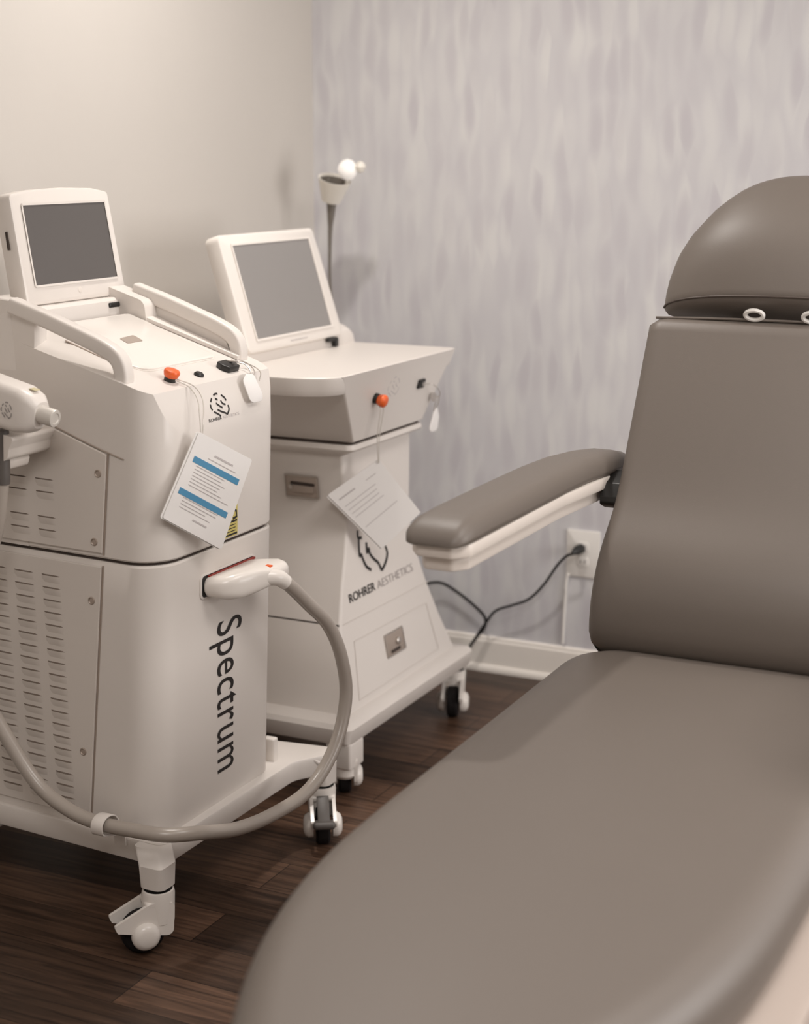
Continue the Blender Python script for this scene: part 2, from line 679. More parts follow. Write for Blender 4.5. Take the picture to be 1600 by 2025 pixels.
def s_ring(z, d=0.0):
    t = (z - 0.215) / (0.93 - 0.215)
    xf = 0.638 + 0.020 * min(1, t)
    return [(p.x, p.y, z) for p in s_outline(xf - d, -1.772 + 0.020 * min(t, 1.05) + d, -1.322 + 0.012 * min(1, t) - d)]


def side_y(x, z):
    return -1.772 + 0.08 * (0.648 - x) + 0.028 * (z - 0.215)


def SF(x, z, w=0.0):
    return Vector((x, side_y(x, z) - w, z))


# base tray with flared corners
b_out = rpoly([(0.655, -1.778), (0.662, -1.30), (0.705, -1.235), (0.700, -1.185), (0.56, -1.205), (0.10, -1.26), (0.08, -1.74)],
              [0.02, 0.05, 0.02, 0.02, 0.05, 0.03, 0.03], 5)
bm = plate(b_out, 0.150, 0.196, 0.006)
obj('base_tray', bm, M_shell, S)
for (x, y, x2, y2) in ((0.655, -1.795, 0.628, -1.768), (0.684, -1.222, 0.66, -1.24), (0.12, -1.74, 0.12, -1.73), (0.12, -1.27, 0.13, -1.28)):
    w = 0.027
    r0 = [(p.x, p.y, 0.127) for p in rpoly([(x - w, y - w), (x + w, y - w), (x + w, y + w), (x - w, y + w)], 0.016, 4)]
    r1 = [(p.x, p.y, 0.170) for p in rpoly([(x - w, y - w), (x + w, y - w), (x + w, y + w), (x - w, y + w)], 0.010, 4)]
    r2 = [(p.x + x2 - x, p.y + y2 - y, 0.193) for p in rpoly([(x - w, y - w), (x + w, y - w), (x + w, y + w), (x - w, y + w)], 0.010, 4)]
    obj('caster_bracket', loft([r0, r1, r2]), M_shell, S)
place_caster(S, (0.655, -1.795, 0.0), 229)
place_caster(S, (0.684, -1.222, 0.0), -58, brake=True)
place_caster(S, (0.12, -1.74, 0.0), 200)
place_caster(S, (0.12, -1.27, 0.0), 170)

# lower shell
zs = [0.194, 0.25, 0.35, 0.45, 0.55, 0.65, 0.714]
rings = [s_ring(0.190, 0.004)] + [s_ring(z) for z in zs] + [s_ring(0.7175, 0.003)]
obj('lower_shell', loft(rings), M_shell, S)
obj('shell_seam', loft([s_ring(0.714, 0.007), s_ring(0.728, 0.007)]), M_gap, S)

# upper shell, cut by the tilted front panel and the sloping deck
DS = 0.35
dn = Vector((DS, 0, 1)).normalized()
DP = Vector((0.640, 0, 1.029))
rings = [s_ring(0.7235, 0.003), s_ring(0.727)] + [s_ring(z) for z in (0.80, 0.88, 0.93, 1.00, 1.10, 1.30)]
bm = loft(rings)


def cut(bm, co, no):
    g = bm.verts[:] + bm.edges[:] + bm.faces[:]
    r = bmesh.ops.bisect_plane(bm, geom=g, plane_co=co, plane_no=no, clear_outer=True)
    ed = [e for e in r['geom_cut'] if isinstance(e, bmesh.types.BMEdge)]
    bmesh.ops.contextual_create(bm, geom=ed)


cut(bm, DP, dn)
pn = Vector((1, 0, 0.30)).normalized()
cut(bm, Vector((0.6575, 0, 0.958)), pn)
_a, _b, _c = (Vector((x, y, DP.z + (DP.x - x) * DS - d)) for x, y, d in ((0.605, -1.752, 0.0), (0.36, -1.738, 0.028), (0.45, -1.690, 0.0)))
_n = (_b - _a).cross(_c - _a).normalized()
cut(bm, _a, _n if _n.z > 0 else -_n)
cut(bm, Vector((0.345, 0, 1.0)), Vector((-1, 0, 0)))
obj('upper_shell', bm, M_shell, S, angle=30)


def deck(x, y, w=0.0):
    return Vector((x, y, DP.z + (DP.x - x) * DS)) + dn * w


# rear housing behind the deck, with raised shoulders
bm = bmesh.new()


def rear_out(xf, ins, z=0.95):
    t = (0.62 - xf) * 0.08
    return rpoly([(xf, side_y(xf, z) + ins), (xf, -1.312 - t - ins), (0.08, -1.345 - ins), (0.08, side_y(0.08, z) + ins)], [0.004, 0.004, 0.03, 0.03], 4)


rings = [[(p.x, p.y, 0.7245) for p in rear_out(0.345, 0.0, 0.7245)], [(p.x, p.y, 0.93) for p in rear_out(0.345, 0.0, 0.93)],
         [(p.x, p.y, 1.158) for p in rear_out(0.322, 0.004)], [(p.x, p.y, 1.164) for p in rear_out(0.316, 0.008)]]
loft(rings, bm=bm)
obj('rear_housing', bm, M_shell, S)
prof = rpoly([(0.20, 1.02), (0.372, 1.02), (0.378, 1.158), (0.32, 1.184), (0.20, 1.192), (0.13, 1.10)], [0.004, 0.004, 0.01, 0.03, 0.03, 0.004], 4)
obj('housing_shoulder', loft([[SF(a, b, -0.034) for a, b in prof], [SF(a, b, -0.001) for a, b in prof], [SF(a + (0.27 - a) * 0.01, b - 0.002, 0.001) for a, b in prof]]), M_shell, S)
prof = rpoly([(0.26, 1.10), (0.395, 1.06), (0.385, 1.158), (0.30, 1.184), (0.20, 1.19), (0.16, 1.10)], [0.004, 0.004, 0.02, 0.03, 0.02, 0.004], 4)
obj('housing_shoulder', loft([[(a, -1.392, b) for a, b in prof], [(a, -1.340, b) for a, b in prof]]), M_shell, S)
obj('disc_slot', box(0.316, 0.3265, -1.425, -1.355, 1.145, 1.155, bev=0.003), M_black, S, label='black slot under the dark screen')

# recessed service panel in the deck
dp_out = rpoly([(0.560, -1.655), (0.562, -1.405), (0.40, -1.395), (0.352, -1.395), (0.352, -1.655)], [0.035, 0.02, 0.0, 0.01, 0.01], 5)
DF = Frame(deck(0, 0), (0, 1, 0), Vector((-1, 0, DS)))
bm = plate([(p.y, (DP.x - 0.0) * 0 + (0 - p.x) * math.sqrt(1 + DS * DS)) for p in dp_out], -0.004, 0.0035, 0.0015, f=DF)
obj('deck_panel', bm, M_shell2, S)
bm = plate([(p.y * 1.0 + (0.003 if p.y > -1.5 else -0.003), -(p.x + (0.004 if p.x > 0.5 else 0)) * math.sqrt(1 + DS * DS)) for p in dp_out], -0.006, 0.0006, 0.0, f=DF)
obj('deck_panel_gap', bm, M_panel, S)
k = math.sqrt(1 + DS * DS)
obj('finger_pull', plate(rpoly([(-1.560, -0.462 * k), (-1.510, -0.462 * k), (-1.505, -0.436 * k), (-1.555, -0.440 * k)], 0.004, 3), 0.0, 0.0045, 0.0, f=DF), M_recess, S, label='small grey finger pull in the deck')
obj('deck_groove', plate([(-1.682, -0.41 * k), (-1.678, -0.41 * k), (-1.672, -0.52 * k), (-1.676, -0.52 * k)], 0.0, 0.0015, 0.0, f=DF), M_recess, S)

# handles: an open loop on the left, a closed rail on the right
hprof = rpoly([(-0.0145, -0.014), (0.0145, -0.014), (0.0145, 0.014), (-0.0145, 0.014)], 0.006, 4)
hp = smooth_pts([Vector((0.330, 1.176)), Vector((0.40, 1.155)), Vector((0.47, 1.131)), Vector((0.53, 1.109)), Vector((0.562, 1.090)), Vector((0.572, 1.064)), Vector((0.570, 1.040))], 5)
obj('handle', sweep_flat([(p.x, -1.726, p.y) for p in hp], hprof, (0, 1, 0)), M_shell, S)
obj('handle', sweep_flat([(p.x + 0.004, -1.345, p.y) for p in hp], hprof, (0, 1, 0)), M_shell, S)
inf = [(0.36, 1.06), (0.545, 1.03), (0.56, 1.06), (0.55, 1.085), (0.47, 1.123), (0.36, 1.160)]
bm = loft([[(a, -1.352, b) for a, b in inf], [(a, -1.338, b) for a, b in inf]])
obj('rail_infill', bm, M_shell, S)
obj('rail_ledge', plate([(-1.392, -0.37 * k), (-1.352, -0.37 * k), (-1.352, -0.585 * k), (-1.368, -0.585 * k)], 0.0, 0.009, 0.003, f=DF), M_shell, S)

# controls on the front of the deck
E1 = deck(0.605, -1.632)
obj('emergency_stop_base', lathe([(0.011, -0.002), (0.011, 0.008), (0.009, 0.010)], 24, align(E1, dn)), M_black, S)
obj('emergency_stop', lathe([(0.0095, 0.006), (0.0135, 0.010), (0.0152, 0.016), (0.0152, 0.0185), (0.0135, 0.0215), (0.008, 0.0230), (0.0008, 0.0235)], 28, align(E1, dn)), M_orange, S, label='orange mushroom stop button')
obj('push_button', lathe([(0.0098, -0.002), (0.0098, 0.003), (0.007, 0.006), (0.0006, 0.006)], 20, align(deck(0.608, -1.540), dn)), M_black, S, label='small black button')
kb = plate(rpoly([(-1.458, -0.622 * k), (-1.420, -0.622 * k), (-1.414, -0.606 * k), (-1.425, -0.592 * k), (-1.456, -0.592 * k), (-1.462, -0.606 * k)], 0.004, 3), -0.001, 0.012, 0.002, f=DF)
obj('key_switch', kb, M_black, S, label='black key switch')

# display
t6 = rad(7)
D1 = Frame((0.300, -1.4915, 1.155), (0, 1, 0), (-math.sin(t6), 0, math.cos(t6)))
arch = rpoly([(-0.158, 0.010), (0.158, 0.010), (0.140, 0.2185), (0.09, 0.2265), (-0.01, 0.2295), (-0.11, 0.2265), (-0.166, 0.2195)], [0.012, 0.012, 0.010, 0.05, 0.1, 0.05, 0.010], 5)
bm = plate(arch, -0.036, 0.004, 0.005, f=D1)


def hole_bezel(fr, outer, q, depth, lip):
    """A raised rim around a screen opening."""
    a0, a1, b0, b1 = q
    bm = bmesh.new()
    for (u0, u1, v0, v1) in ((a0 - lip, a1 + lip, b0 - lip, b0), (a0 - lip, a1 + lip, b1, b1 + lip), (a0 - lip, a0, b0, b1), (a1, a1 + lip, b0, b1)):
        vs_ = [(u0, v0), (u1, v0), (u1, v1), (u0, v1)]
        plate(vs_, depth - 0.003, depth, 0.0, f=fr, bm=bm)
    return bm


dsp = obj('display', bm, M_shell, S)
sq1 = [(-0.1355, 0.1995), (0.1225, 0.1995), (0.1330, 0.0455), (-0.1285, 0.0455)]
obj('screen', plate(sq1, 0.0030, 0.0048, 0.0, f=D1), M_screen1, dsp, smooth=False, label='dark blank screen')
bm = bmesh.new()
for a_, b_ in zip(sq1, sq1[1:] + sq1[:1]):
    strip(D1, [a_, b_], 0.004, lift=0.0062, bm=bm)
obj('bezel', bm, M_shell, dsp, smooth=False)
obj('maker_badge', lathe([(0.006, 0), (0.006, 0.001), (0.005, 0.0013)], 20, align(D1(0.006, 0.030, 0.0035), D1.n)), M_panel, dsp)
obj('side_slot', plate([(0.118, -0.018), (0.152, -0.018), (0.152, -0.014), (0.118, -0.014)], 0.1615, 0.1662, 0, f=lambda v, w, u: D1(-u, v, w)), M_gap, dsp)
obj('display_foot', box(0.22, 0.296, -1.61, -1.37, 1.140, 1.18, bev=0.01), M_shell, dsp)


# side vent panels with louvres
def vseam(z):
    return 0.486 + (0.547 - 0.486) * (z - 0.218) / (0.924 - 0.218)


def seam_top(x):
    return 0.924 + (0.530 - x) * 0.31


def louvres(bm, rows, lowshift):
    for z in rows:
        sh = 0.022 * (0.673 - z) / 0.434
        for c0, c1 in ((0.378, 0.425), (0.308, 0.359), (0.238, 0.291)):
            x0, x1 = c0 + sh, c1 + sh
            n = 6
            back_, lip, low, foot = [], [], [], []
            for i in range(n + 1):
                u = i / n
                x = x0 + (x1 - x0) * u
                e = min(1, 5 * u, 5 * (1 - u)) ** 0.5
                back_.append(SF(x, z + 0.0048, 0.0046))
                lip.append(SF(x, z + 0.0030, 0.0046 + 0.0040 * e))
                low.append(SF(x, z - 0.0035, 0.0046 + 0.0030 * e))
                foot.append(SF(x, z - 0.0125, 0.0044))
            L4 = [[bm.verts.new(p) for p in q] for q in (back_, lip, low, foot)]
            for r, (a, b) in enumerate(zip(L4, L4[1:])):
                for i in range(n):
                    f = bm.faces.new((a[i], a[i + 1], b[i + 1], b[i]))
                    f.material_index = 1 if r == 0 else 0


def side_panel(name, zb, zt_front, zt_fn, rows):
    pts = [(vseam(zb) - 0.004, zb), (vseam(zt_front) - 0.004, zt_front)]
    xb = 0.11
    pts += [(xb, zt_fn(xb)), (xb, zb)]
    bm = plate(pts, 0.001, 0.005, 0.0018, f=lambda u, v, w: SF(u, v, w))
    louvres(bm, rows, 0)
    o = obj(name, bm, M_panel, S, angle=25)
    o.data.materials.append(M_slot)
    return o


PL = side_panel('vent_panel', 0.213, 0.708, lambda x: 0.708, [0.240 + 0.02405 * i for i in range(19)])
PU = side_panel('vent_panel', 0.734, 0.918, lambda x: seam_top(x) - 0.006, [0.759, 0.784, 0.831, 0.855])
# shadow gap along the front edge of the vent panels and the shell seam above
bm = bmesh.new()
for z0, z1 in ((0.213, 0.710), (0.730, 0.922)):
    loft([[SF(vseam(z) - 0.0045, z, 0.0), SF(vseam(z) - 0.0005, z, 0.0), SF(vseam(z) - 0.0005, z, 0.0012), SF(vseam(z) - 0.0045, z, 0.0012)] for z in (z0, z1)], bm=bm)
obj('panel_gap', bm, M_recess, S)
bm = bmesh.new()
pp = [SF(0.11, seam_top(0.11), 0.0008), SF(0.30, seam_top(0.30), 0.0008), SF(0.50, seam_top(0.50), 0.0008), SF(0.545, 0.921, 0.0008), SF(0.58, 0.912, 0.0008)]
tube(pp, 0.0013, 6, 4, bm=bm)
obj('cover_seam', bm, M_recess, S)
for i, (x, z) in enumerate(((0.523, 0.882), (0.510, 0.754), (0.500, 0.642), (0.470, 0.344))):
    bm = lathe([(0.0075, -0.0005), (0.0075, 0.0012), (0.006, 0.002), (0.0045, 0.0006), (0.0004, 0.0006)], 18, align(SF(x, z, 0.005), (0, -1, 0)))
    obj('panel_screw', bm, M_recess, S)

# front: lettering, badge, connector slot, warning label
FRT = Frame((0.6385, 0, 0.215), (0, 1, 0), Vector((0.020, 0, 0.715)))


def fz(z):
    return (z - 0.215) / FRT.v.z


def front(y, z, w=0.0):
    return FRT(y, fz(z), w)


obj('lettering', text_bm('Spectrum', FRT, (-1.560, fz(0.566)), 0.309, 0.092, rot=-PI / 2, spacing=1.06, weight=0.0), M_ink, S, smooth=False, label='black word reading Spectrum, top to bottom')

PNL = Frame((0.6575, 0, 0.958), (0, 1, 0), Vector((-0.30, 0, 1)))
HEAD = [[(-0.33, 0.92), (-0.10, 1.0), (0.15, 0.97)], [(-0.62, 0.70), (-0.82, 0.42)], [(-0.92, 0.20), (-0.95, -0.08), (-0.85, -0.32)],
        [(0.50, 0.80), (0.78, 0.52), (0.90, 0.22)], [(-0.25, 0.62), (-0.02, 0.45)], [(-0.28, 0.20), (0.0, -0.08), (0.28, -0.32)],
        [(-0.75, -0.50), (-0.42, -0.72), (-0.12, -0.98)], [(-0.30, -0.38), (0.05, -0.62), (0.40, -0.80), (0.62, -0.96)],
        [(0.95, -0.20), (0.98, -0.50), (0.85, -0.75), (0.62, -0.96)], [(0.30, 0.35), (0.42, 0.05), (0.70, -0.10)]]


def badge(fr, cx_, cy_, sx, sy, w):
    bm = bmesh.new()
    for st in HEAD:
        strip(fr, [(cx_ + a * sx, cy_ + b * sy) for a, b in smooth_pts(st, 4)], w, bm=bm, lift=0.0008)
    return bm


obj('maker_emblem', badge(PNL, -1.5365, 0.030, 0.030, 0.0215, 0.0035), M_ink, S, smooth=False)
obj('maker_name', text_bm('ROHRER', PNL, (-1.583, 0.0028), 0.044, 0.0058, weight=0.01), M_ink, S, smooth=False)
obj('maker_name', text_bm('AESTHETICS', PNL, (-1.536, 0.0028), 0.058, 0.0056), M_inkpale, S, smooth=False)
wl = bmesh.new()
plate([(-1.585, fz(0.728)), (-1.489, fz(0.728)), (-1.489, fz(0.788)), (-1.585, fz(0.788))], 0.0, 0.0007, 0.0, f=FRT, bm=wl)
lab = obj('warning_label', wl, M_yellow, S, smooth=False, label='yellow warning label half hidden by the hanging card')
bm = strip(FRT, [(-1.56, fz(0.762)), (-1.537, fz(0.786)), (-1.515, fz(0.762))], 0.004, lift=0.0012)
strip(FRT, [(-1.508, fz(0.785)), (-1.494, fz(0.775)), (-1.492, fz(0.764)), (-1.506, fz(0.762))], 0.005, lift=0.0012, bm=bm)
for z in (0.757, 0.732):
    strip(FRT, [(-1.583, fz(z)), (-1.491, fz(z))], 0.0035, lift=0.0012, bm=bm)
for z in (0.750, 0.744, 0.738):
    strip(FRT, [(-1.575, fz(z)), (-1.497, fz(z))], 0.0015, lift=0.0012, bm=bm)
obj('warning_print', bm, M_ink, lab, smooth=False)
# raised collar around the connector slot
so = rpoly([(-1.622, fz(0.6265)), (-1.424, fz(0.6265)), (-1.424, fz(0.676)), (-1.622, fz(0.676))], 0.012, 5)
obj('socket_collar', plate(so, -0.002, 0.0022, 0.0012, f=FRT), M_shell, S)
si = rpoly([(-1.6165, fz(0.6305)), (-1.430, fz(0.6305)), (-1.430, fz(0.672)), (-1.6165, fz(0.672))], 0.008, 4)
obj('socket', plate(si, 0.0, 0.003, 0.0, f=FRT), M_black, S, label='black connector socket')
obj('socket_strip', plate([(-1.598, fz(0.6672)), (-1.433, fz(0.6672)), (-1.433, fz(0.6708)), (-1.598, fz(0.6708))], 0.002, 0.0075, 0.0, f=FRT), M_red, S, label='dark red edge above the connector')
# small white latch at the foot of the body
obj('base_latch', box(0.598, 0.626, -1.322, -1.303, 0.190, 0.246, bev=0.004), M_shell2, S)
# hose clip and side bracket at the base corner
bm = bmesh.new()
cp = [(0.560, -1.785, 0.213), (0.560, -1.800, 0.212), (0.560, -1.822, 0.219), (0.560, -1.8425, 0.226), (0.560, -1.8465, 0.242), (0.560, -1.838, 0.254), (0.560, -1.822, 0.257), (0.560, -1.806, 0.252), (0.560, -1.796, 0.240), (0.560, -1.788, 0.225), (0.560, -1.778, 0.200), (0.560, -1.776, 0.180)]
sweep_flat(smooth_pts([Vector(c) for c in cp], 3), rpoly([(-0.0014, -0.013), (0.0014, -0.013), (0.0014, 0.013), (-0.0014, 0.013)], 0.0008, 2), (1, 0, 0), bm=bm)
obj('hose_clip', bm, M_shell, S)
# handpiece cradle on the left side
bm = bmesh.new()
cr_out = rpoly([(0.22, 0.985), (0.425, 0.957), (0.412, 0.935), (0.408, 0.915), (0.33, 0.898), (0.24, 0.91)], [0.01, 0.006, 0.01, 0.012, 0.02, 0.01], 5)
loft([[SF(p.x, p.y, w) for p in cr_out] for w in (-0.002, 0.108, 0.124)], bm=bm)
cr2 = rpoly([(0.30, 0.925), (0.400, 0.915), (0.392, 0.893), (0.31, 0.880)], 0.008, 4)
loft([[SF(p.x, p.y, w) for p in cr2] for w in (0.05, 0.118)], bm=bm)
obj('handpiece_cradle', bm, M_panel, S, label='plastic cradle holding the handpiece')

# ------------------------------------------------------------------ hose with connector and handpiece
H = thing('laser_handpiece', (0.72, -1.5, 0.16), 'grey hose looping from the front connector of the nearer machine to its side handpiece', 'handpiece hose')
hose = [(0.742, -1.487, 0.650), (0.752, -1.462, 0.630), (0.758, -1.400, 0.578), (0.768, -1.335, 0.517), (0.778, -1.300, 0.440), (0.780, -1.287, 0.350), (0.778, -1.332, 0.260), (0.770, -1.425, 0.200),
        (0.758, -1.545, 0.190), (0.748, -1.665, 0.204), (0.730, -1.760, 0.230), (0.690, -1.812, 0.238), (0.630, -1.826, 0.241), (0.560, -1.824, 0.239), (0.490, -1.824, 0.250), (0.415, -1.824, 0.288),
        (0.350, -1.828, 0.370), (0.290, -1.835, 0.480), (0.280, -1.845, 0.580), (0.330, -1.850, 0.690), (0.370, -1.850, 0.790), (0.385, -1.848, 0.875)]
obj('hose', tube(hose, 0.0136, 16, 8), M_hose, H)
# connector plug
secs = [(0.001, -1.610, -1.440, 0.636, 0.666), (0.008, -1.615, -1.435, 0.630, 0.669), (0.045, -1.608, -1.430, 0.626, 0.674), (0.066, -1.582, -1.428, 0.628, 0.676), (0.080, -1.540, -1.432, 0.635, 0.673), (0.088, -1.515, -1.440, 0.640, 0.669), (0.092, -1.503, -1.450, 0.645, 0.663)]
rings = []
for d, ya, yb, za, zb in secs:
    o2 = rpoly([(ya, za), (yb, za), (yb, zb), (ya, zb)], min(0.0195, (zb - za) * 0.45), 6)
    rings.append([(0.6505 + d, p.x, p.y) for p in o2])
plug = obj('connector_plug', loft(rings), M_shell2, H, angle=60)
obj('hose_collar', tube([(0.712, -1.520, 0.656), (0.740, -1.491, 0.652), (0.7495, -1.471, 0.638)], 0.0155, 18, 5, rads=[0.018, 0.0165, 0.0148]), M_shell2, plug)
obj('latch_mark', box(0.714, 0.732, -1.500, -1.4885, 0.671, 0.6752, bev=0.0015, M=Matrix.Translation((0, 0, 0))), M_orange, plug)
# handpiece body
HD = Vector((1, 0, -0.20)).normalized()
HB = Vector((0.488, -1.846, 1.000))
A = align(HB, HD, (0, 0, 1))
rings = []
for d, ry, rz, off in ((-0.36, 0.020, 0.022, 0.012), (-0.34, 0.027, 0.034, 0.010), (-0.25, 0.030, 0.040, 0.008), (-0.10, 0.031, 0.042, 0.0), (-0.045, 0.031, 0.041, -0.001), (-0.020, 0.027, 0.034, -0.002), (-0.008, 0.020, 0.024, -0.002)):
    o2 = rpoly([(-rz, -ry), (rz, -ry), (rz, ry), (-rz, ry)], 0.016 if d > -0.35 else 0.012, 5)
    rings.append([A @ Vector((p.x + off, p.y, d)) for p in o2])
hb = obj('handpiece_body', loft(rings), M_shell, H)
obj('treatment_tip', lathe([(0.0165, -0.012), (0.0165, -0.003), (0.0160, 0.0), (0.0160, 0.020), (0.0150, 0.0225), (0.0100, 0.0230), (0.009, 0.0215), (0.0005, 0.0215)], 28, A), M_tip, hb, label='metal tip of the handpiece')
HP = Frame(A @ Vector((0, 0, 0)), HD, (0, 0, 1))
obj('handpiece_print', badge(Frame(HB + Vector((0, -0.0312, 0)), HD, (0, 0, 1)), -0.060, -0.002, 0.012, 0.014, 0.0018), M_inkgrey, hb, smooth=False)
obj('trigger_slot', plate(rpoly([(-0.118, 0.000), (-0.084, 0.000), (-0.084, 0.006), (-0.118, 0.006)], 0.002, 3), -0.001, 0.0008, 0, f=Frame(HB + Vector((0, -0.0312, 0)), HD, (0, 0, 1))), M_black, hb)
obj('handpiece_label', plate([(-0.038, -0.010), (-0.024, -0.010), (-0.024, 0.004), (-0.038, 0.004)], 0.0, 0.001, 0, f=lambda u, v, w: A @ Vector((0.0385 + w, v, u))), M_dull, hb)
obj('hose_grip', tube([(0.385, -1.848, 0.87), (0.387, -1.848, 0.89), (0.389, -1.847, 0.968)], 0.0145, 16, 4), M_grey, H)


# ================================================================== SECOND MACHINE
T = thing('laser_machine', (0.36, -0.72, 0), 'white narrow-waisted laser cabinet with pale grey screen, standing in the corner', 'laser machine', 'laser machines along the beige wall')
TB = rpoly([(0.662, -1.050), (0.662, -0.352), (0.06, -0.352), (0.06, -1.050)], 0.02, 5)
rings = [[(p.x, p.y, 0.137) for p in rpoly([(0.652, -1.040), (0.652, -0.362), (0.07, -0.362), (0.07, -1.040)], 0.015, 5)],
         [(p.x, p.y, 0.142) for p in rpoly([(0.657, -1.045), (0.657, -0.357), (0.065, -0.357), (0.065, -1.045)], 0.018, 5)],
         [(p.x, p.y, 0.176) for p in TB],
         [(p.x, p.y, 0.187) for p in rpoly([(0.655, -1.043), (0.655, -0.359), (0.067, -0.359), (0.067, -1.043)], 0.016, 5)],
         [(p.x, p.y, 0.197) for p in rpoly([(0.636, -1.012), (0.636, -0.405), (0.085, -0.405), (0.085, -1.012)], 0.010, 5)]]
obj('base_plate', loft(rings), M_shell, T)
for (x, y, zb) in ((0.625, -1.005, 0.078), (0.612, -0.370, 0.128), (0.11, -1.00, 0.128), (0.11, -0.40, 0.128)):
    obj('caster_bracket', box(x - 0.032, x + 0.032, y - 0.034, y + 0.034, zb, 0.142, bev=0.006), M_shell, T)
place_caster(T, (0.612, -0.370, 0), -70)
place_caster(T, (0.625, -1.005, 0), 120)
place_caster(T, (0.11, -1.0, 0), 200)
place_caster(T, (0.11, -0.40, 0), 120)
TS = [(0.193, -1.008, -0.415, 0.6345), (0.30, -0.990, -0.468, 0.6135), (0.395, -0.966, -0.507, 0.595), (0.48, -0.922, -0.532, 0.5785), (0.54, -0.885, -0.535, 0.5670), (0.575, -0.866, -0.530, 0.5605),
      (0.61, -0.858, -0.524, 0.5565), (0.66, -0.862, -0.520, 0.5555), (0.72, -0.872, -0.519, 0.5555), (0.79, -0.882, -0.518, 0.5555)]


def t_ring(z, yl, yr, xf, r=0.008, xb=0.10):
    return [(p.x, p.y, z) for p in rpoly([(xf, yl), (xf, yr), (xb, yr - 0.0), (xb, yl)], r, 4)]


obj('cabinet_body', loft([t_ring(*s) for s in TS]), M_shell, T, angle=25)
# ledge under the head and the dark gap
rings = [t_ring(0.772, -0.886, -0.515, 0.560), t_ring(0.786, -0.912, -0.538, 0.596, 0.02), t_ring(0.792, -0.916, -0.535, 0.602, 0.02), t_ring(0.803, -0.914, -0.537, 0.600, 0.02)]
obj('ledge', loft(rings), M_shell, T)
obj('head_gap', loft([t_ring(0.801, -0.905, -0.545, 0.592), t_ring(0.812, -0.905, -0.545, 0.592)]), M_gap, T)
rings = [t_ring(0.8095, -0.905, -0.545, 0.598, 0.006), t_ring(0.8115, -0.908, -0.543, 0.601, 0.006), t_ring(0.940, -1.012, -0.472, 0.636, 0.006), t_ring(0.9765, -1.040, -0.448, 0.646, 0.006)]
obj('head', loft(rings), M_shell, T, angle=25)
# tray top with rounded front left corner; its front face is flush with the head panel
tr = [(0.640, -1.066), (0.640, -0.448), (0.355, -0.440), (0.355, -1.085), (0.575, -1.085)]


def tray_ring(z, d):
    return [(p.x, p.y, z) for p in rpoly([(0.6445 - d, -1.062 + d), (0.6445 - d, -0.446 - d), (0.09 + d, -0.440 - d), (0.09 + d, -1.100 + d), (0.56, -1.100 + d)], [0.055, 0.010, 0.01, 0.01, 0.12], 7)]


obj('top_tray', loft([tray_ring(0.936, 0.012), tray_ring(0.940, 0.009), tray_ring(0.950, 0.006), tray_ring(0.972, 0.0), tray_ring(0.9765, 0.0005), tray_ring(0.978, 0.002)]), M_shell, T)
# rear hump that carries the display
hump = rpoly([(0.06, 0.965), (0.362, 0.965), (0.356, 1.013), (0.335, 1.026), (0.06, 1.03)], [0.0, 0.0, 0.012, 0.012, 0.02], 4)
bm = loft([[(p.x, y, 0.965 + (p.y - 0.965) * s) for p in hump] for y, s in ((-1.06, 0.75), (-1.045, 0.93), (-1.03, 1.0), (-0.470, 1.0), (-0.455, 0.93), (-0.442, 0.72))])
obj('rear_hump', bm, M_shell, T)
t16 = rad(16.5)
D2 = Frame((0.372, -0.745, 0.992), (0, 1, 0), (-math.sin(t16), 0, math.cos(t16)))
bm = plate(rpoly([(-0.222, 0.012), (0.232, 0.012), (0.217, 0.288), (-0.222, 0.288)], [0.02, 0.02, 0.016, 0.016], 6), -0.040, 0.0, 0.007, f=D2)
d2 = obj('display', bm, M_shell2, T)
scq = [(-0.174, 0.260), (0.176, 0.260), (0.179, 0.042), (-0.174, 0.042)]
obj('screen', plate(scq, -0.001, 0.001, 0.0, f=D2), M_screen2, d2, smooth=False, label='pale grey blank screen')
obj('bezel', hole_bezel(D2, None, (-0.174, 0.177, 0.042, 0.260), 0.0028, 0.005), M_shell2, d2)
obj('display_bar', strip(D2, [(-0.03, 0.024), (0.05, 0.024)], 0.002, lift=0.001), M_inkpale, d2, smooth=False)
bm = bmesh.new()
add_box(bm, 0.362, 0.372, -0.598, -0.552, 0.993, 1.002, bev=0.002)
add_box(bm, 0.362, 0.374, -0.566, -0.552, 0.979, 1.001, bev=0.002)
obj('display_latch', bm, M_black, T, label='black latch under the grey screen')

TH = Frame((0.600, 0, 0.8105), (0, 1, 0), Vector((0.0352, 0, 0.129)))


def th(y, z):
    return (y, (z - 0.8105) / TH.v.z)


a_, b_ = th(-0.849, 0.9056)
E2 = TH(a_, b_)
obj('emergency_stop_base', lathe([(0.0125, -0.001), (0.0125, 0.008), (0.010, 0.010)], 22, align(E2, TH.n)), M_black, T)
obj('emergency_stop', lathe([(0.009, 0.007), (0.0125, 0.013), (0.0148, 0.021), (0.0148, 0.025), (0.012, 0.029), (0.006, 0.031), (0.0006, 0.0315)], 26, align(E2, TH.n)), M_orange, T, label='orange mushroom stop button')
a_, b_ = th(-0.763, 0.921)
obj('maker_emblem', badge(TH, a_, b_, 0.030, 0.0235, 0.0022), M_inkpale, T, smooth=False)
a_, b_ = th(-0.805, 0.889)
obj('maker_name', text_bm('ROHRER AESTHETICS', TH, (a_, b_), 0.07, 0.004), M_inkgrey, T, smooth=False)
a_, b_ = th(-0.925, 0.907)
obj('stop_symbol', strip(TH, [(a_, b_), (a_ + 0.012, b_)], 0.008, lift=0.0006), M_inkpale, T, smooth=False)
a_, b_ = th(-0.613, 0.9095)
